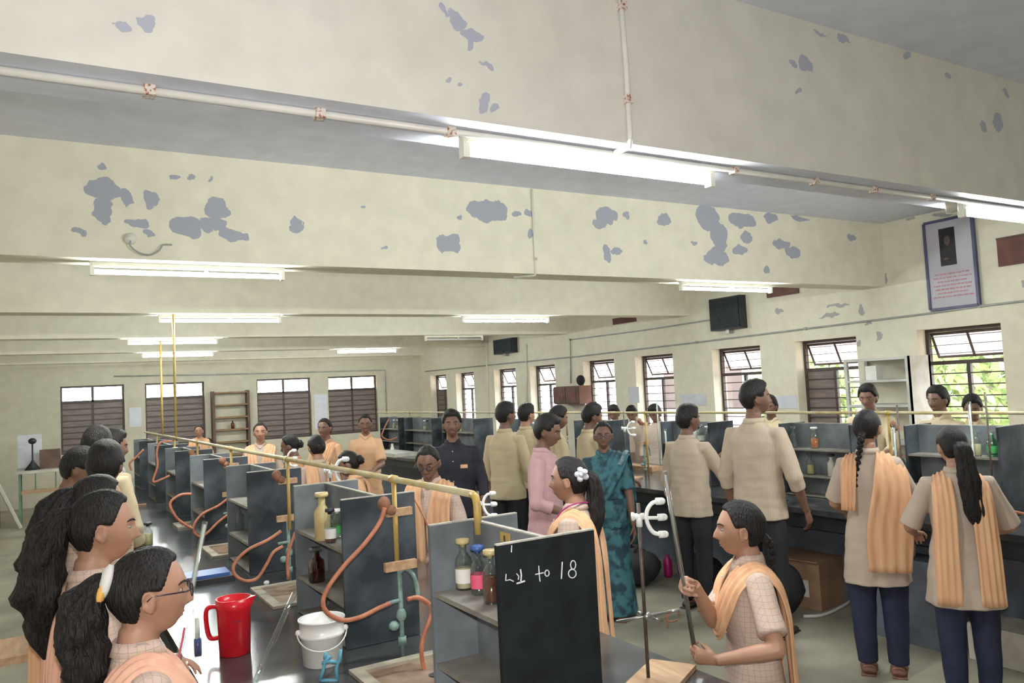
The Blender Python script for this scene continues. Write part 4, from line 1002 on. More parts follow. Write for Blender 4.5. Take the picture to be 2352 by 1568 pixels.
def hand(mb, W, d, n, side, s=1.0, curl=.35, thumb=None):
    """W wrist, d pointing along the hand, n out of the palm, side +1/-1 gives the thumb side"""
    d = d.normalized(); n = (n - d*n.dot(d)).normalized(); t = d.cross(n)*side   # thumb direction
    mb.tube([W-d*.01*s, W+d*.02*s, W+d*.06*s, W+d*.088*s], [.021*s, .026*s, .034*s, .033*s], 12, ell=(.52, 1.0), ref=n)
    L = [(.042, .025, .02), (.047, .029, .022), (.043, .027, .021), (.034, .021, .018)]
    for i in range(4):
        off = (1.5-i)*.0185*s; p = W + d*(.078 - .004*abs(i-1))*s + t*off; a = 0; pts = [p - d*.012*s, p]
        dirv = (d + t*(1.5-i)*.05).normalized()
        for j, l in enumerate(L[i]):
            a += curl*(1.0 if j else .85)*(1+.07*i); v = dirv*math.cos(a) + n*math.sin(a); p = p + v*l*s; pts.append(p)
        r = (.0086 - .0005*abs(i-1))*s; mb.tube(pts, [r*1.08, r*1.05, r, r*.92, r*.75], 8)
        mb.ball(pts[-1], r*.78, nu=8, nv=6)
    th = thumb or (.55+curl*.4)
    p = W + d*.018*s + t*.018*s; v1 = (t*.75 + d*.65 + n*.35*th).normalized(); v2 = (t*.35 + d*.8 + n*.7*th).normalized(); v3 = (d*.85 + n*.8*th - t*.15*th).normalized()
    if curl > .8: v1 = (t*.30+d*.65+n*.65).normalized(); v2 = (d*.55+n*.85-t*.1).normalized(); v3 = (n*.9-t*.1+d*.1).normalized()
    q = [p, p+v1*.038*s, p+v1*.038*s+v2*.03*s, p+v1*.038*s+v2*.03*s+v3*.025*s]
    mb.tube(q, [.0135*s, .0115*s, .0095*s, .0075*s], 8); mb.ball(q[-1], .0078*s, nu=8, nv=6)

def ik(S, W, l1, l2, hint):
    v = W-S; L = v.length
    if L > (l1+l2)*.998: W = S + v.normalized()*(l1+l2)*.998; v = W-S; L = v.length
    a = (l1*l1 - l2*l2 + L*L)/(2*L); hgt = math.sqrt(max(0, l1*l1-a*a)); d = v/L
    h = hint - d*hint.dot(d); h = h.normalized() if h.length > 1e-5 else d.orthogonal().normalized()
    return S + d*a + h*hgt, W

def ribbon(path, w, th, name, m, parent, pleat=.004, np_=5, seg=22, closed=True, post=None, subd=6):
    """thick pleated cloth strip along path [(point, outward normal, width)]"""
    P = spline([p for p, _, _ in path], subd); NN = spline([q for _, q, _ in path], subd); WW = spline([Vector((q, 0, 0)) for _, _, q in path], subd)
    vs = []; fs = []; k = len(P)
    for i, p in enumerate(P):
        t = (P[min(i+1, k-1)]-P[max(i-1, 0)]).normalized(); n = NN[i]; n = (n - t*n.dot(t)).normalized(); b = t.cross(n)
        for j in range(seg+1):
            u = j/seg*2-1; e = pleat*math.sin(u*PI*np_ + .6*math.sin(i*.35)) + .003*noise.noise(p*9+Vector((u, 0, 0)))
            vs.append(p + b*u*WW[i].x/2 + n*(e+th) - n*.012*u*u)
        for j in range(seg, -1, -1):
            u = j/seg*2-1; vs.append(p + b*u*WW[i].x/2 + n*(pleat*math.sin(u*PI*np_+.6*math.sin(i*.35))) - n*.012*u*u)
    R_ = 2*(seg+1)
    for i in range(k-1):
        for j in range(R_): fs.append((i*R_+j, i*R_+(j+1) % R_, (i+1)*R_+(j+1) % R_, (i+1)*R_+j))
    fs.append(tuple(range(R_-1, -1, -1))); fs.append(tuple((k-1)*R_+j for j in range(R_)))
    b_ = MB(); b_.add([post(v) if post else v for v in vs], fs); return b_.build(name, m, parent, True)

def person(label, x, y, h, face, top='kurta', bottom='navy', girl=True, head=(0, 0, 0), R=None, L=None, Rh=None, Lh=None, hair='bun', skin='skin', dup=None, dupm='dup', vox=.009,
           lean=0, glasses=False, curl=(.35, .35), palm=(None, None), sleeve=None, hem=None, wide=1.0, lanyard=False, elbow=(None, None), group='students and staff in the laboratory', hdir=(None, None), z0=0):
    t = thing('person', label, 'person', (x, y, z0), math.radians(face-90), group)
    H = h; hs = max(.86, min(1.0, .90+.35*(h-1.5)))
    near = vox < .006; w_ = wide*(1.0 if girl else 1.05)
    hipz = .53*H
    def bend(p):
        if not lean or p.z < hipz-.05: return p
        k = sm(hipz-.05, hipz+.25, p.z)*lean; q = Vector(p); c = Vector((0, 0, hipz)); q -= c
        q = Matrix.Rotation(-k, 3, 'X') @ q; return q + c
    # shoulders and arms (computed in the straight pose, bent with the body)
    S = {s: Vector((s*(.086 if girl else .092)*H*w_, 0, .785*H)) for s in (1, -1)}
    tgt = {1: R or (.145, .05, .475), -1: L or (-.145, .05, .475)}
    arms = {}
    for s in (1, -1):
        if (Rh if s > 0 else Lh) is not None:
            wv = Vector(Rh if s > 0 else Lh)                    # wrist in metres, local, already bent
            if lean: 
                k = lean; c = Vector((0, 0, hipz)); wv = Matrix.Rotation(k, 3, 'X') @ (wv-c) + c
        else: wv = Vector(tgt[s])*H
        hint = Vector(elbow[0 if s > 0 else 1] or (s*.5, -.6, -.5))
        E, Wr = ik(S[s], wv, .172*H, .152*H, hint); arms[s] = (S[s], E, Wr)
    # ---- head placement
    top_gap = .016
    C0 = Vector((0, .012*H, H - .115*hs - top_gap)); piv = Vector((0, 0, H-.22*hs))
    hy, hp, hr = head
    HR = Matrix.Rotation(math.radians(hy), 3, 'Z') @ Matrix.Rotation(math.radians(-hp), 3, 'X') @ Matrix.Rotation(math.radians(hr), 3, 'Y')
    def hx(v): return bend(HR @ (v*hs + C0 - piv) + piv)
    # ---- body (one skin)
    b = MB()
    dirs, fcs = SD if near else SDL
    b.add([hx(head_pt(n, girl)) for n in dirs], fcs)
    for s in (1, -1):   # ears
        e = Matrix.Rotation(s*math.radians(-22), 3, 'Z') @ Matrix.Rotation(math.radians(-8), 3, 'X')
        q = MB(); q.ball((s*.079, -.004, -.012), .0065, .017, .031, 10, 8, e); q.ball((s*.076, -.0, -.036), .006, .009, .011, 8, 6)
        rim = [Vector((s*.085, -.004+.015*math.cos(a)-.006, -.010+.027*math.sin(a))) for a in [PI*k/8*1.25-.6 for k in range(11)]]
        q.tube(rim, .0035, 6)
        b.add([hx(v) for v in q.v], q.f)
    nb = [(0, -.008*H, .818*H, .044*H*w_, .036*H), (0, -.006*H, .84*H, .032*H, .032*H), (0, -.004*H, .865*H, .029*H, .030*H)]
    k = MB(); k.rings([(0, 0, .49*H, .080*H*w_, .06*H), (0, 0, .53*H, .087*H*w_, .062*H), (0, 0, .61*H, .070*H*w_, .050*H), (0, .003*H, .72*H, .083*H*w_, .058*H), (0, 0, .765*H, .082*H*w_, .052*H), (0, -.004*H, .795*H, .064*H*w_, .042*H)]+nb, 20)
    b.add([bend(v) for v in k.v], k.f)
    # neck reaches into the turned head
    b.tube([bend(Vector((0, -.005*H, .82*H))), bend(Vector((0, 0, .86*H))), hx(Vector((0, -.022, -.05)))], [.032*H, .0285*H, .030*H], 14)
    for s in (1, -1):
        A, E, Wr = (bend(v) for v in arms[s])
        if True:
            b.tube([bend(Vector((s*.04*H, 0, .785*H))), A, A.lerp(E, .45), E], [.028*H, .029*H, .026*H, .0215*H], 12)
            b.tube([E, E.lerp(Wr, .3), E.lerp(Wr, .75), Wr], [.0215*H, .0225*H, .0165*H, .0145*H], 12)
            b.ball(E, .0218*H, nu=10, nv=7)
            d = (Wr-E).normalized(); hd_ = hdir[0 if s > 0 else 1]
            if hd_: d = Vector(hd_).normalized()
            pn = palm[0 if s > 0 else 1]; n = Vector(pn) if pn else Vector((-s, 0, 0)) if abs(d.z) > .6 else Vector((-s*.3, 0, -1))
            hand(b, Wr, d, n, 1 if (d.cross(n)).dot(Vector((-s*.2, 1, .3))) > 0 else -1, H/1.62, curl[0 if s > 0 else 1])
        b.tube([(s*.045*H, 0, .52*H), (s*.05*H, .004*H, .40*H), (s*.05*H, .006*H, .275*H), (s*.05*H, -.004*H, .16*H), (s*.05*H, -.006*H, .045*H)], [.05*H, .047*H, .033*H, .03*H, .02*H], 12)
        b.tube([(s*.05*H, -.02*H, .022*H), (s*.052*H, .04*H, .022*H), (s*.055*H, .095*H, .014*H)], [.022*H, .024*H, .016*H], 10, ell=(.75, 1.1), ref=(0, 0, 1))
    remeshed(b, 'body', g(skin), t, vox, 3 if near else 2, fac=.5)
    # ---- eyes, brows, lips
    for s in (1, -1):
        ey = MB(); ey.mi = 0
        q = MB(); q.ball((s*.031, .0735, .002), .0125, .0085, .0062, 12, 8); ey.mi = 0; ey.add([hx(v) for v in q.v], q.f)
        q = MB(); q.ball((s*.031, .0787, .002), .0066, .0042, .0058, 10, 6); ey.mi = 1; ey.add([hx(v) for v in q.v], q.f)
        ey.build('eye', [g('eyew'), g('iris')], t, True)
    br = MB()
    for s in (1, -1):
        q = MB(); q.tube([Vector((s*xx, .0, zz)) + Vector((0, head_pt(Vector((s*xx/.076, math.sqrt(max(.05, 1-(xx/.076)**2-(zz/.115)**2)), zz/.115)))[1]+.0005, 0)) for xx, zz in ((.014, .0215), (.028, .0265), (.042, .025), (.05, .02))], [.0022, .0033, .003, .0016], 6); br.add([hx(v) for v in q.v], q.f)
    br.build('eyebrows', g('lash'), t, True)
    lp = MB()
    def LY(xx, zz):
        n = Vector((xx/.06, 0, zz/.115)); n.y = math.sqrt(max(.02, 1-n.x**2-n.z**2)); return head_pt(n.normalized()).y
    for zz in (-.062, -.0715):
        q = MB(); q.tube([Vector((xx, LY(xx, zz)-.0014, zz + .0012*abs(xx)/.02)) for xx in (-.021, -.012, 0, .012, .021)], [.001, .003, .0034, .003, .001], 6); lp.add([hx(v) for v in q.v], q.f)
    lp.build('lips', g('lip'), t, True)
    # ---- hair cap
    hb = MB(); thick = .011 if girl else .017
    vs = []
    for n in dirs:
        p = head_pt(n)
        if n.y > 0: zt = (.08 + .60*sm(.22, .60, n.y)) if girl else (.02 + .60*sm(.3, .68, n.y))
        else: zt = (.08 if girl else .02) - .72*sm(.10, .45, -n.y)
        m_ = sm(zt-.06, zt+.10, n.z)
        tk = -.014 + m_*(thick+.014)
        if not girl: tk += m_*.010*sm(.3, .9, n.z) + m_*.004*noise.noise(n*9)
        else:
            tk += m_*(.003*noise.noise(Vector((n.x*14, n.y*2, n.z*2))) - .003*gss(n.x, .05)*sm(.3, .8, n.z))
        p = p*(1-.07*sm(.75, .15, m_))
        vs.append(hx(p + n*tk))
    hb.add(vs, fcs); ho = hb.build('hair', g('hair'), t, True)
    def strand(pts, r, n=26, name='hair_tail', loose=.0, ellp=None, raw=False):
        q = MB(); P = spline([Vector(p) for p in pts], 6)
        R_ = []
        for i in range(len(P)):
            f = i/(len(P)-1)*(len(r)-1); a = int(min(f, len(r)-2)); R_.append(r[a]+(r[a+1]-r[a])*(f-a))
        q.tube(P, R_, n*2, ell=ellp)
        for i, v in enumerate(q.v):
            j = i % (n*2); c = P[i//(n*2)]; d = v-c
            v += d*(.07*math.sin(j*2*PI/(n*2)*9 + i*.12 + loose*3*noise.noise(v*9)) + loose*noise.noise(v*30)*.55 + loose*noise.noise(v*12)*.9)
        b2 = MB(); b2.add([v if raw else hx(v) for v in q.v], q.f); return b2.build(name, g('hair'), ho, True)
    if hair == 'ponytail':    # bushy curls
        strand([(0, -.085, .045), (0, -.125, .035), (0, -.165, -.03), (0, -.17, -.12), (0, -.14, -.20), (.0, -.11, -.25)], [.02, .036, .056, .064, .05, .016], loose=.5)
        q = MB(); q.lathe([(.026, -.016), (.044, -.008), (.046, .004), (.028, .016)], n=18); rm = Matrix.Rotation(math.radians(75), 3, 'X')
        b3 = MB(); b3.add([hx(rm @ v + Vector((0, -.108, .042))) for v in q.v], q.f); b3.build('hair_band', g('scrunch'), ho, True)
        b3 = MB(); b3.add([hx(rm @ (v*.9) + Vector((.0, -.122, .016))) for v in q.v], q.f); b3.build('inner_band', g('gold'), ho, True)
    elif hair == 'longbushy':
        strand([(0, -.08, .05), (0, -.13, .02), (0, -.17, -.08), (0, -.175, -.20), (0, -.15, -.32), (0, -.13, -.40)], [.03, .046, .06, .062, .05, .02], loose=.5)
    elif hair == 'longtail':
        strand([(0, -.085, .02), (0, -.13, -.01), (0, -.145, -.12), (.01, -.14, -.26), (.025, -.135, -.40), (.03, -.13, -.47)], [.025, .038, .042, .046, .042, .012], loose=.35, ellp=(.8, 1.25))
    elif hair == 'sidetail':
        strand([(.02, -.085, .03), (.03, -.125, -.01), (.03, -.135, -.12), (.015, -.12, -.26), (-.0, -.115, -.36)], [.03, .04, .046, .038, .01], loose=.35)
        f = MB()
        for k_ in range(5): a = 2*PI*k_/5; f.ball((-.066+.01*math.sin(a*2), -.085+.024*math.cos(a), .035+.024*math.sin(a)), .014, .018, .016, 8, 6)
        f.ball((-.076, -.085, .035), .014, nu=8, nv=6)
        b3 = MB(); b3.add([hx(v) for v in f.v], f.f); b3.build('hair_flower', g('violet'), ho, True)
    elif hair == 'braid':
        P = spline([(0, -.09, -.03), (.0, -.125, -.08), (-.02, -.12, -.18), (-.045, -.115, -.30), (-.06, -.12, -.38)], 6); q = MB()
        for i, p in enumerate(P[:-3]):
            f = 1-i/len(P)*.45; q.ball(p + Vector(((-1)**i*.007*f, 0, 0)), .021*f, .02*f, .021*f, 10, 7)
        q.tube(P[-4:], [.008, .02, .026, .01], 10)
        b3 = MB(); b3.add([hx(v) for v in q.v], q.f); b3.build('braid', g('hair'), ho, True)
    elif hair == 'bun':
        q = MB(); q.ball((0, -.115, -.01), .042, .034, .045, 14, 9)
        for v in q.v: v += (v-Vector((0, -.115, -.01)))*.12*math.sin(v.z*260+v.x*90)
        b3 = MB(); b3.add([hx(v) for v in q.v], q.f); b3.build('bun', g('hair'), ho, True)
    if glasses:
        f = MB()
        for s in (1, -1):
            ring = [Vector((s*.032+.023*math.cos(a), .106, .001+.0175*math.sin(a))) for a in [2*PI*k_/16 for k_ in range(17)]]
            f.tube(ring, .0018, 6, cap=False); f.tube([(s*.055, .105, .006), (s*.078, .08, .006), (s*.085, .0, .004), (s*.083, -.012, -.008)], .0018, 6)
        f.tube([(-.009, .107, .004), (.009, .107, .004)], .0018, 6)
        b3 = MB(); b3.add([hx(v) for v in f.v], f.f); go = b3.build('glasses', g('specs'), t, True)
        l = MB()
        for s in (1, -1): q = MB(); q.ball((s*.032, .106, .001), .0215, .001, .0165, 14, 4); l.add([hx(v) for v in q.v], q.f)
        l.build('lenses', g('lens'), go, True)
    # ---- clothes
    tm = g(top); c = MB(); tw = w_
    if girl:
        hz = hem or .335
        rows = [(0, .0, hz*H, .118*H*tw, .098*H), (0, 0, .44*H, .108*H*tw, .086*H), (0, 0, .53*H, .101*H*tw, .074*H), (0, 0, .61*H, .084*H*tw, .062*H), (0, .006*H, .71*H, .090*H*tw, .073*H), (0, .002*H, .76*H, .093*H*tw, .064*H), (0, -.003*H, .79*H, .076*H*tw, .053*H), (0, -.005*H, .815*H, .054*H*tw, .045*H), (0, -.007*H, .832*H, .038*H, .038*H)]
        sl = sleeve or .85
    else:
        hz = hem or .455
        rows = [(0, 0, hz*H, .102*H*tw, .082*H), (0, 0, .53*H, .098*H*tw, .075*H), (0, 0, .61*H, .092*H*tw, .069*H), (0, .003*H, .71*H, .098*H*tw, .073*H), (0, 0, .76*H, .098*H*tw, .066*H), (0, -.003*H, .79*H, .082*H*tw, .055*H), (0, -.005*H, .817*H, .057*H*tw, .046*H), (0, -.008*H, .834*H, .039*H, .038*H)]
        sl = sleeve or 1.45
    q = MB(); q.rings(rows, 28, 2.3); c.add([bend(v) for v in q.v], q.f)
    for s in (1, -1):
        A, E, Wr = (bend(v) for v in arms[s]); ia = bend(Vector((s*.035*H, 0, .783*H)))
        if sl <= 1: c.tube([ia, A+Vector((0, 0, 0)), A.lerp(E, .5), A.lerp(E, sl)], [.032*H, .0355*H, .036*H, .039*H], 14)
        else:
            F = E.lerp(Wr, sl-1); c.tube([ia, A, A.lerp(E, .5), E, F], [.032*H, .0365*H, .035*H, .032*H, .030*H], 14); c.ball(E, .034*H, nu=10, nv=7)
    seed = Vector((x*3, y*3, 0))
    def wr(p):
        k_ = 1-sm(.50*H, .62*H, p.z)
        d = Vector((p.x, p.y, 0)); d = d.normalized() if d.length > 1e-4 else d
        f = .0045*noise.noise(p*11+seed) + .0035*noise.noise(Vector((p.x*5, p.y*5, p.z*26))+seed)*sm(.9, .6, p.z/H)
        f += k_*.006*math.sin(math.atan2(p.y, p.x)*9+seed.x)*sm(.55*H, hz*H, p.z)
        return p + d*f
    to = remeshed(c, 'kurta' if girl else 'shirt', tm, t, max(vox, .0065), 9, wr)
    # collar
    if True:
        col = MB(); q = MB(); n_ = 20; vs = []
        for zz, rr, lift in ((.826, .0415, 0), (.848, .0355, 0), (.849, .038, 0), (.828, .046, 0)):
            for j in range(n_):
                a = 2*PI*(j+.5)/n_ + PI/2; op = gss(((a-PI/2+PI) % (2*PI))-PI, .5)
                vs.append(Vector((rr*H*math.cos(a), -.005*H + rr*H*math.sin(a)*1.0 + op*.006*H, (zz-.030*op)*H)))
        fs = []
        for i in range(3):
            for j in range(n_): fs.append((i*n_+j, i*n_+(j+1) % n_, (i+1)*n_+(j+1) % n_, (i+1)*n_+j))
        for j in range(n_): fs.append((3*n_+j, 3*n_+(j+1) % n_, (j+1) % n_, j))
        q.add(vs, fs); col.add([bend(v) for v in q.v], q.f); col.build('collar', tm, to, True)
        if not girl or top == 'kurta':
            pk = MB(); q = MB()
            for k_ in range(4): q.ball((0, (.070 if girl else .071)*H, (.79-.05*k_)*H), .005, .003, .005, 8, 5)
            pk.add([bend(v) for v in q.v], q.f); pk.build('buttons', g('label_white'), to, True)
    # lower garment
    lo = MB()
    if bottom == 'sari':
        lo.rings([(0, 0, .025*H, .13*H, .12*H), (0, 0, .2*H, .115*H, .1*H), (0, 0, .4*H, .108*H, .085*H), (0, 0, .56*H, .1*H, .075*H), (0, 0, .62*H, .09*H, .068*H)], 28)
        bm_ = g('teal_s'); bn = 'sari_skirt'
    else:
        wd = 1.08 if girl else .95
        lo.rings([(0, 0, .47*H, .088*H*w_, .07*H), (0, 0, .53*H, .094*H*w_, .07*H), (0, 0, .58*H, .085*H*w_, .06*H)], 20)
        for s in (1, -1): lo.tube([(s*.044*H, 0, .52*H), (s*.052*H, 0, .40*H), (s*.055*H, .003*H, .27*H), (s*.055*H, -.003*H, .14*H), (s*.052*H, -.004*H, .045*H)], [.056*H, .053*H*wd, .044*H*wd, .038*H*wd, .033*H*wd], 14)
        bm_ = g(bottom); bn = 'salwar' if girl else 'trousers'
    remeshed(lo, bn, bm_, t, max(vox, .008), 4, lambda p: p + Vector((.004*noise.noise(p*13+seed), .004*noise.noise(p*13+seed+Vector((5, 0, 0))), 0)))
    for s in (1, -1):
        q = MB(); q.tube([(s*.05*H, -.032*H, .016*H), (s*.05*H, -.015*H, .02*H), (s*.053*H, .05*H, .017*H), (s*.056*H, .105*H, .012*H)], [.018*H, .026*H, .028*H, .018*H], 12, ell=(.55, 1.15), ref=(0, 0, 1))
        q.box(s*.053*H-.026*H, s*.053*H+.026*H, -.04*H, .115*H, .001, .008)
        q.build('shoe', g('sand' if girl else 'shoe'), t, True)
    # dupatta pinned in a V on the chest, ends over the shoulders and down the back
    def P_(xx, yy, zz): return bend(Vector((xx*H, yy*H, zz*H)))
    if dup == 'v':
        path = [(P_(.070, -.092, .37), Vector((.2, -1, 0)), .125), (P_(.068, -.085, .55), Vector((.2, -1, 0)), .12), (P_(.062, -.080, .70), Vector((.15, -1, .1)), .115), (P_(.060, -.058, .785), Vector((.25, -.8, .6)), .105), (P_(.057, -.004, .824), Vector((.42, 0, 1)), .1),
                (P_(.054, .056, .785), Vector((.3, .8, .6)), .1), (P_(.038, .086, .72), Vector((.2, 1, .2)), .1), (P_(.0, .096, .65), Vector((0, 1, .1)), .08)]
        left = [(Vector((-a.x, a.y, a.z)), Vector((-b_.x, b_.y, b_.z)), c_) for a, b_, c_ in reversed(path[:-1])]
        ribbon(path+left, 1, .006, 'dupatta', g(dupm), t, .0045, 4)
    elif dup == 'front':      # hangs down in front, gathered at the throat
        path = [(P_(.06, .088, .50), Vector((.2, 1, 0)), .15), (P_(.055, .088, .66), Vector((.2, 1, .1)), .15), (P_(.065, .075, .76), Vector((.2, 1, .4)), .13), (P_(.07, .02, .825), Vector((.2, .2, 1)), .12), (P_(.04, -.045, .825), Vector((0, -.8, .7)), .1), (P_(0, -.056, .815), Vector((0, -1, .5)), .1),
                (P_(-.04, -.045, .825), Vector((0, -.8, .7)), .1), (P_(-.07, .02, .825), Vector((-.2, .2, 1)), .12), (P_(-.065, .075, .76), Vector((-.2, 1, .4)), .13), (P_(-.055, .088, .66), Vector((-.2, 1, .1)), .15), (P_(-.06, .088, .50), Vector((-.2, 1, 0)), .15)]
        ribbon(path, 1, .006, 'dupatta', g(dupm), t, .0045, 4)
    elif dup == 'shawl':      # wrapped wide over the right shoulder and arm
        path = [(P_(.05, -.10, .40), Vector((.35, -1, 0)), .24), (P_(.06, -.095, .55), Vector((.35, -1, 0)), .26), (P_(.078, -.084, .70), Vector((.6, -1, .1)), .23), (P_(.080, -.052, .78), Vector((.6, -.7, .6)), .2), (P_(.068, .005, .822), Vector((.5, .1, 1)), .14), (P_(.055, .06, .78), Vector((.2, .8, .7)), .13), (P_(.0, .092, .70), Vector((0, 1, .2)), .11),
                (P_(-.06, .06, .79), Vector((-.2, .8, .7)), .1), (P_(-.058, 0, .824), Vector((-.2, 0, 1)), .09), (P_(-.07, -.06, .78), Vector((-.2, -1, .4)), .09), (P_(-.08, -.08, .62), Vector((-.2, -1, 0)), .08)]
        ribbon(path, 1, .006, 'dupatta', g(dupm), t, .006, 4)
    elif dup == 'sari':
        path = [(P_(-.08, -.09, .35), Vector((-.3, -1, 0)), .2), (P_(-.085, -.085, .6), Vector((-.3, -1, 0)), .2), (P_(-.085, -.05, .79), Vector((-.3, -.7, .8)), .17), (P_(-.08, .01, .832), Vector((-.2, .1, 1)), .16), (P_(-.05, .07, .77), Vector((-.1, 1, .6)), .17), (P_(-.0, .095, .68), Vector((0, 1, .1)), .18), (P_(.06, .085, .60), Vector((.4, 1, 0)), .16), (P_(.10, .03, .55), Vector((1, .3, 0)), .14)]
        ribbon(path, 1, .007, 'sari_pallu', g('teal_s'), t, .005, 4)
        path = [(p + n_.normalized()*.012 + Vector((-.06*H*0, 0, 0)), n_, .035) for p, n_, w2 in path[:5]]
        ribbon([(p+Vector((-.05, -.0, 0)), n_, w2) for p, n_, w2 in path], 1, .004, 'sari_border', g('teal_b'), t, .001, 1)
    if lanyard:
        q = MB(); q.tube(spline([P_(.0, -.05, .845), P_(.045, -.02, .85), P_(.055, .03, .825), P_(.03, .088, .74), P_(0, .09, .68)], 5), .0035, 6); q.tube(spline([P_(.0, -.05, .845), P_(-.045, -.02, .85), P_(-.055, .03, .825), P_(-.03, .088, .74), P_(0, .09, .68)], 5), .0035, 6)
        q.build('lanyard', g('lan'), t, True)
    return t, hx, arms, bend
def local(t, P):
    """world point to the person's own axes"""
    a = t[2]; v = Vector(P)-Vector((t[0], t[1], 0)); r = math.radians(a-90); c, s = math.cos(-r), math.sin(-r)
    return Vector((v.x*c-v.y*s, v.x*s+v.y*c, v.z))

def at_head(px, py, X): v = at_x(px, py, X); return v.x, v.y, v.z
def folk(label, px, py, X, face, dz=0, dep=None, **kw):
    x, y, h = at_d(px, py, dep) if dep else at_head(px, py, X)
    h = h + dz
    return person(label, x, y, h, face, **kw)
OH = dict(girl=True, dup='v')
BO = dict(girl=False, hair='short')
# ---- left side, near
folk('girl in round glasses with curly ponytail tied by a white band', 320, 1250, None, 2, dep=1.95, top='kurta', hair='ponytail', glasses=True, dup='v', dupm='dup_s', vox=.0048, head=(-4, 2, 0), R=(.12, .10, .64), L=(-.08, .14, .66), curl=(.8, .9))
folk('girl in profile behind the bespectacled girl, salmon sash on shoulder', 214, 1119, None, 4, dep=2.42, top='kurta', hair='longbushy', dup='v', dupm='dup_s', vox=.0055, head=(-6, 4, 0), R=(.12, .10, .62), L=(-.1, .12, .62))
folk('girl with loose dark hair hiding her face, third from left front', 200, 1084, None, 35, dep=2.85, top='kurta', hair='longbushy', dup='v', dupm='dup', vox=.007, head=(-20, 8, 0))
folk('boy bending his dark head at the left bench, face seen', 160, 1022, None, -5, dep=4.5, top='shirt_y', bottom='black', skin='skin_d', head=(-5, 22, 0), **BO)
folk('boy seen from behind, large dark head at left bench', 236, 1010, None, 15, dep=3.95, top='shirt_y', bottom='black', skin='skin_d', wide=.9, head=(55, 10, 0), **BO)
folk('boy behind the big dark head, left one of two', 216, 978, None, 60, dep=5.0, top='shirt_y', bottom='black', skin='skin_d', head=(0, 8, 0), **BO)
folk('boy behind the big dark head, right one of two', 247, 984, None, 30, dep=5.7, top='shirt_y', bottom='black', skin='skin_d', head=(-30, 10, 0), **BO)
# ---- between the benches, far
folk('small distant girl in orange before second back window', 457, 974, 2.35, 255, top='kurta_o', hair='bun', dup='front', head=(0, 0, 0))
folk('small distant dark head beside the back wall rack', 478, 1004, 2.7, 200, top='kurta_p', hair='bun', skin='skin_d')
folk('girl facing camera in orange dupatta beyond gas pipe', 597, 967, 2.15, 250, top='kurta_p', hair='bun', dup='front', head=(6, 2, 0))
folk('girl seen from behind in profile before back window, dark bun', 673, 994, 2.12, 150, top='kurta_o', hair='bun', dup='v', head=(0, 12, 0), skin='skin_d')
folk('girl seen from behind with oval dark hair, beyond gas pipe', 728, 995, 2.1, 95, top='kurta', hair='sidetail' and 'bun', dup='v', head=(0, 5, 0))
folk('girl in orange turned sideways by tall pale notice', 747, 958, 2.75, 225, top='kurta_o', hair='bun', dup='v', head=(0, 2, 0), skin='skin_d')
folk('girl in plain peach kurta facing camera with bowed hands', 838, 947, 3.25, 248, top='kurta_o', hair='bun', head=(0, 10, 0), R=(.05, .2, .6), L=(-.05, .2, .6), skin='skin_d')
folk('girl with bowed dark head behind white burette clamp', 812, 1028, 2.15, 140, top='kurta_o', hair='bun', dup='v', head=(10, 22, 0), skin='skin_d')
folk('girl looking down in peach dupatta behind gas pipe', 990, 1012, 2.15, 222, top='kurta', hair='bun', dup='front', head=(8, 16, 0), vox=.006, glasses=True, skin='skin_d', R=(.1, .18, .58), L=(-.1, .18, .58), lean=.06)
t17 = folk('man in navy shirt with pocket badge facing camera', 1036, 940, 3.0, 242, top='navyshirt', bottom='black', skin='skin_d', head=(4, 0, 0), vox=.007, wide=1.08, **BO)
q = MB().box(-.12, -.06, .115, .121, 1.16, 1.19); q.build('pocket_badge', g('dup'), t17[0])
folk('boy in khaki shirt seen from behind, left of the pair', 1157, 922, 3.8, 25, top='shirt_y', bottom='black', skin='skin_d', head=(-25, 0, 0), vox=.007, **BO)
folk('boy in khaki shirt seen from behind, right of the pair', 1205, 925, 4.45, 20, top='shirt_y', bottom='black', skin='skin', head=(-15, 2, 0), vox=.007, **BO)
folk('man in pink shirt looking down between two girls', 1243, 948, 3.1, -48, top='pink', bottom='jeans', skin='skin_d', head=(0, 16, 0), vox=.006, wide=1.1, hem=.47, R=(.12, .14, .57), L=(-.10, .17, .58), **BO)
folk('boy in khaki leaning sideways behind the man in pink', 1272, 930, 4.4, -15, top='shirt_y', bottom='black', skin='skin_d', head=(-5, 14, 0), vox=.008, **BO)
folk('boy in khaki shirt bowing his head beside the sari', 1350, 924, 4.4, -12, top='shirt_y', bottom='black', skin='skin_d', head=(-5, 14, 0), vox=.007, R=(.1, .2, .56), **BO)
folk('woman in a blue patterned sari with glasses', 1383, 964, 3.8, 226, top='teal_s', bottom='sari', hair='bun', dup='sari', head=(8, 2, 0), vox=.007, glasses=True, hem=.6, skin='skin_d', L=(-.135, .05, .46))
folk('girl with violet hair flower in profile behind nearest rack', 1312, 1044, 2.18, 132, top='kurta', hair='sidetail', dup='v', head=(0, 0, 0), vox=.005, lanyard=True, sleeve=.98)
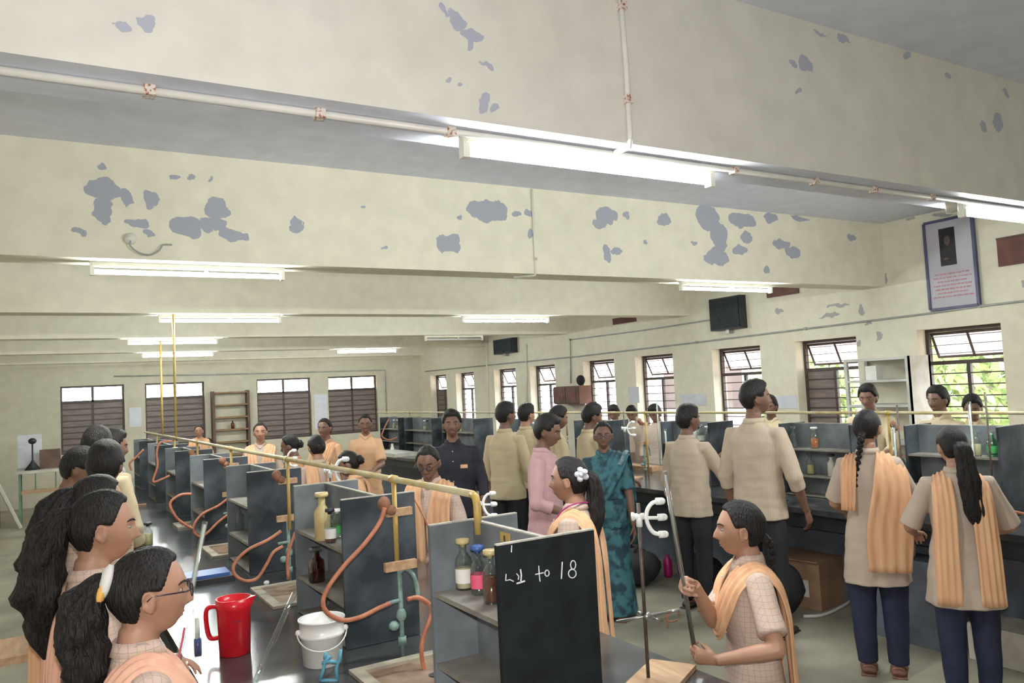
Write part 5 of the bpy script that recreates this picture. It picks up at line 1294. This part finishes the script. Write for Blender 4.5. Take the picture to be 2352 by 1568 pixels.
# ---- behind the right bench
folk('dark head behind right bench, leftmost of three', 1411, 926, 6.7, 215, top='kurta_p', bottom='black', skin='skin_d', head=(0, 22, 0), **BO)
folk('dark head behind right bench, middle of three', 1452, 928, 7.15, 215, top='kurta_p', bottom='black', skin='skin_d', head=(0, 22, 0), **BO)
folk('dark head behind right bench, rightmost of three', 1507, 924, 6.7, 200, top='kurta_p', bottom='black', skin='skin_d', head=(0, 25, 0), **BO)
folk('boy in beige shirt resting his hand on right bench', 1574, 927, 4.42, 12, top='shirt', bottom='black', skin='skin_d', head=(-24, 2, 0), vox=.006, sleeve=1.55, R=(.16, .2, .50), **BO)
folk('tall boy in beige shirt glancing right', 1726, 872, 4.34, 15, top='shirt', bottom='black', skin='skin_d', head=(-50, 0, 0), vox=.006, sleeve=1.35, R=(.155, .07, .485), **BO)
folk('boy in pale yellow shirt facing camera behind the bench', 1768, 906, 6.72, 205, top='shirt_y', bottom='black', skin='skin_d', head=(0, 8, 0), R=(.1, .2, .56), L=(-.1, .2, .56), **BO)
folk('boy in khaki at steel shelving, behind braided girl', 1994, 879, 6.7, 200, top='shirt_y', bottom='black', skin='skin_d', head=(0, 14, 0), R=(.1, .26, .60), L=(-.1, .24, .6), **BO)
folk('boy in profile before bright right window', 2156, 884, 6.7, 175, top='shirt_y', bottom='black', skin='skin_d', head=(0, 6, 0), **BO)
folk('boy bending his head before the bright right window', 2232, 901, 7.2, 205, top='shirt_y', bottom='black', skin='skin_d', head=(0, 20, 0), **BO)
# ---- in front of the right bench, girls seen from behind
folk('girl with long thin braid seen from behind in wide dupatta', 1985, 936, 4.28, 34, top='kurta_p', hair='braid', dup='shawl', head=(-18, 4, 0), vox=.006, hem=.345, R=(.13, .19, .56), L=(-.10, .19, .57), sleeve=.9)
folk('girl with loose black ponytail seen from behind', 2187, 974, 4.25, 42, top='kurta_p', hair='longtail', dup='v', head=(14, 4, 0), vox=.006, hem=.355, R=(.13, .16, .58), L=(-.13, .16, .58), sleeve=1.0, wide=1.1)
# ---- foreground girl gripping the burette
X0 = 2.25; hx0, hy0, hz0 = at_head(1705, 1142, X0); FA = 152
dh = (Vector((hx0, hy0, 1.1))-Vector((0, 0, CAMH))).dot(fw)
d1 = dh-.16
G1 = at_d(1576, 1345, d1); G2 = at_d(1597, 1498, d1-.02)      # where the burette passes through the two fists
ax = (G2-G1).normalized()
T0 = (hx0, hy0, FA)
up_dir = local((0, 0, FA), ax)*-1
g1, g2 = local(T0, G1), local(T0, G2)
# right hand: fingers wrap the rod, wrist lies towards the body
w1 = g1 + Vector((.045, -.065, -.02)); w2 = g2 + Vector((-.02, -.078, -.018))
d_1 = (g1-w1).normalized(); d_2 = (g2-w2).normalized()
pn1 = Vector((-1, .1, 0)); pn2 = Vector((1, .1, .2))
hs_ = hz0/1.62; o1 = (pn1 - d_1*pn1.dot(d_1)).normalized(); o2 = (pn2 - d_2*pn2.dot(d_2)).normalized()
w1 = g1 - d_1*.088*hs_ - o1*.027*hs_; w2 = g2 - d_2*.088*hs_ - o2*.027*hs_
P36 = person('girl in checked kurta gripping a burette with both hands, foreground', hx0, hy0, hz0, FA, top='kurta', hair='braid', dup='v', head=(-14, 0, 0), vox=.0042, Rh=w1, Lh=w2, curl=(1.05, .95), palm=(pn1, pn2), hdir=(d_1, d_2),
             sleeve=.8, elbow=((.5, -.4, -.9), (-.7, -.5, -.6)), wide=1.0, skin='skin')
B0 = at_d(1527, 1082, d1+.02); vdir = (G2-B0)
t = thing('long_burette', 'long burette held slanting by the foreground girl', 'burette', B0)
e = G2+ax*.02-B0
MB().tube([(0, 0, 0), e], .0085, 12).build('glass_stem', g('glass'), t, True)
MB().tube([e*.02, e*.66], .0045, 8).build('scale_face', mat('grey_scale', (.34, .28, .27), .6), t, True)
MB().tube([e*.66, e*.98], .0078, 10).build('contents', g('dark'), t, True)
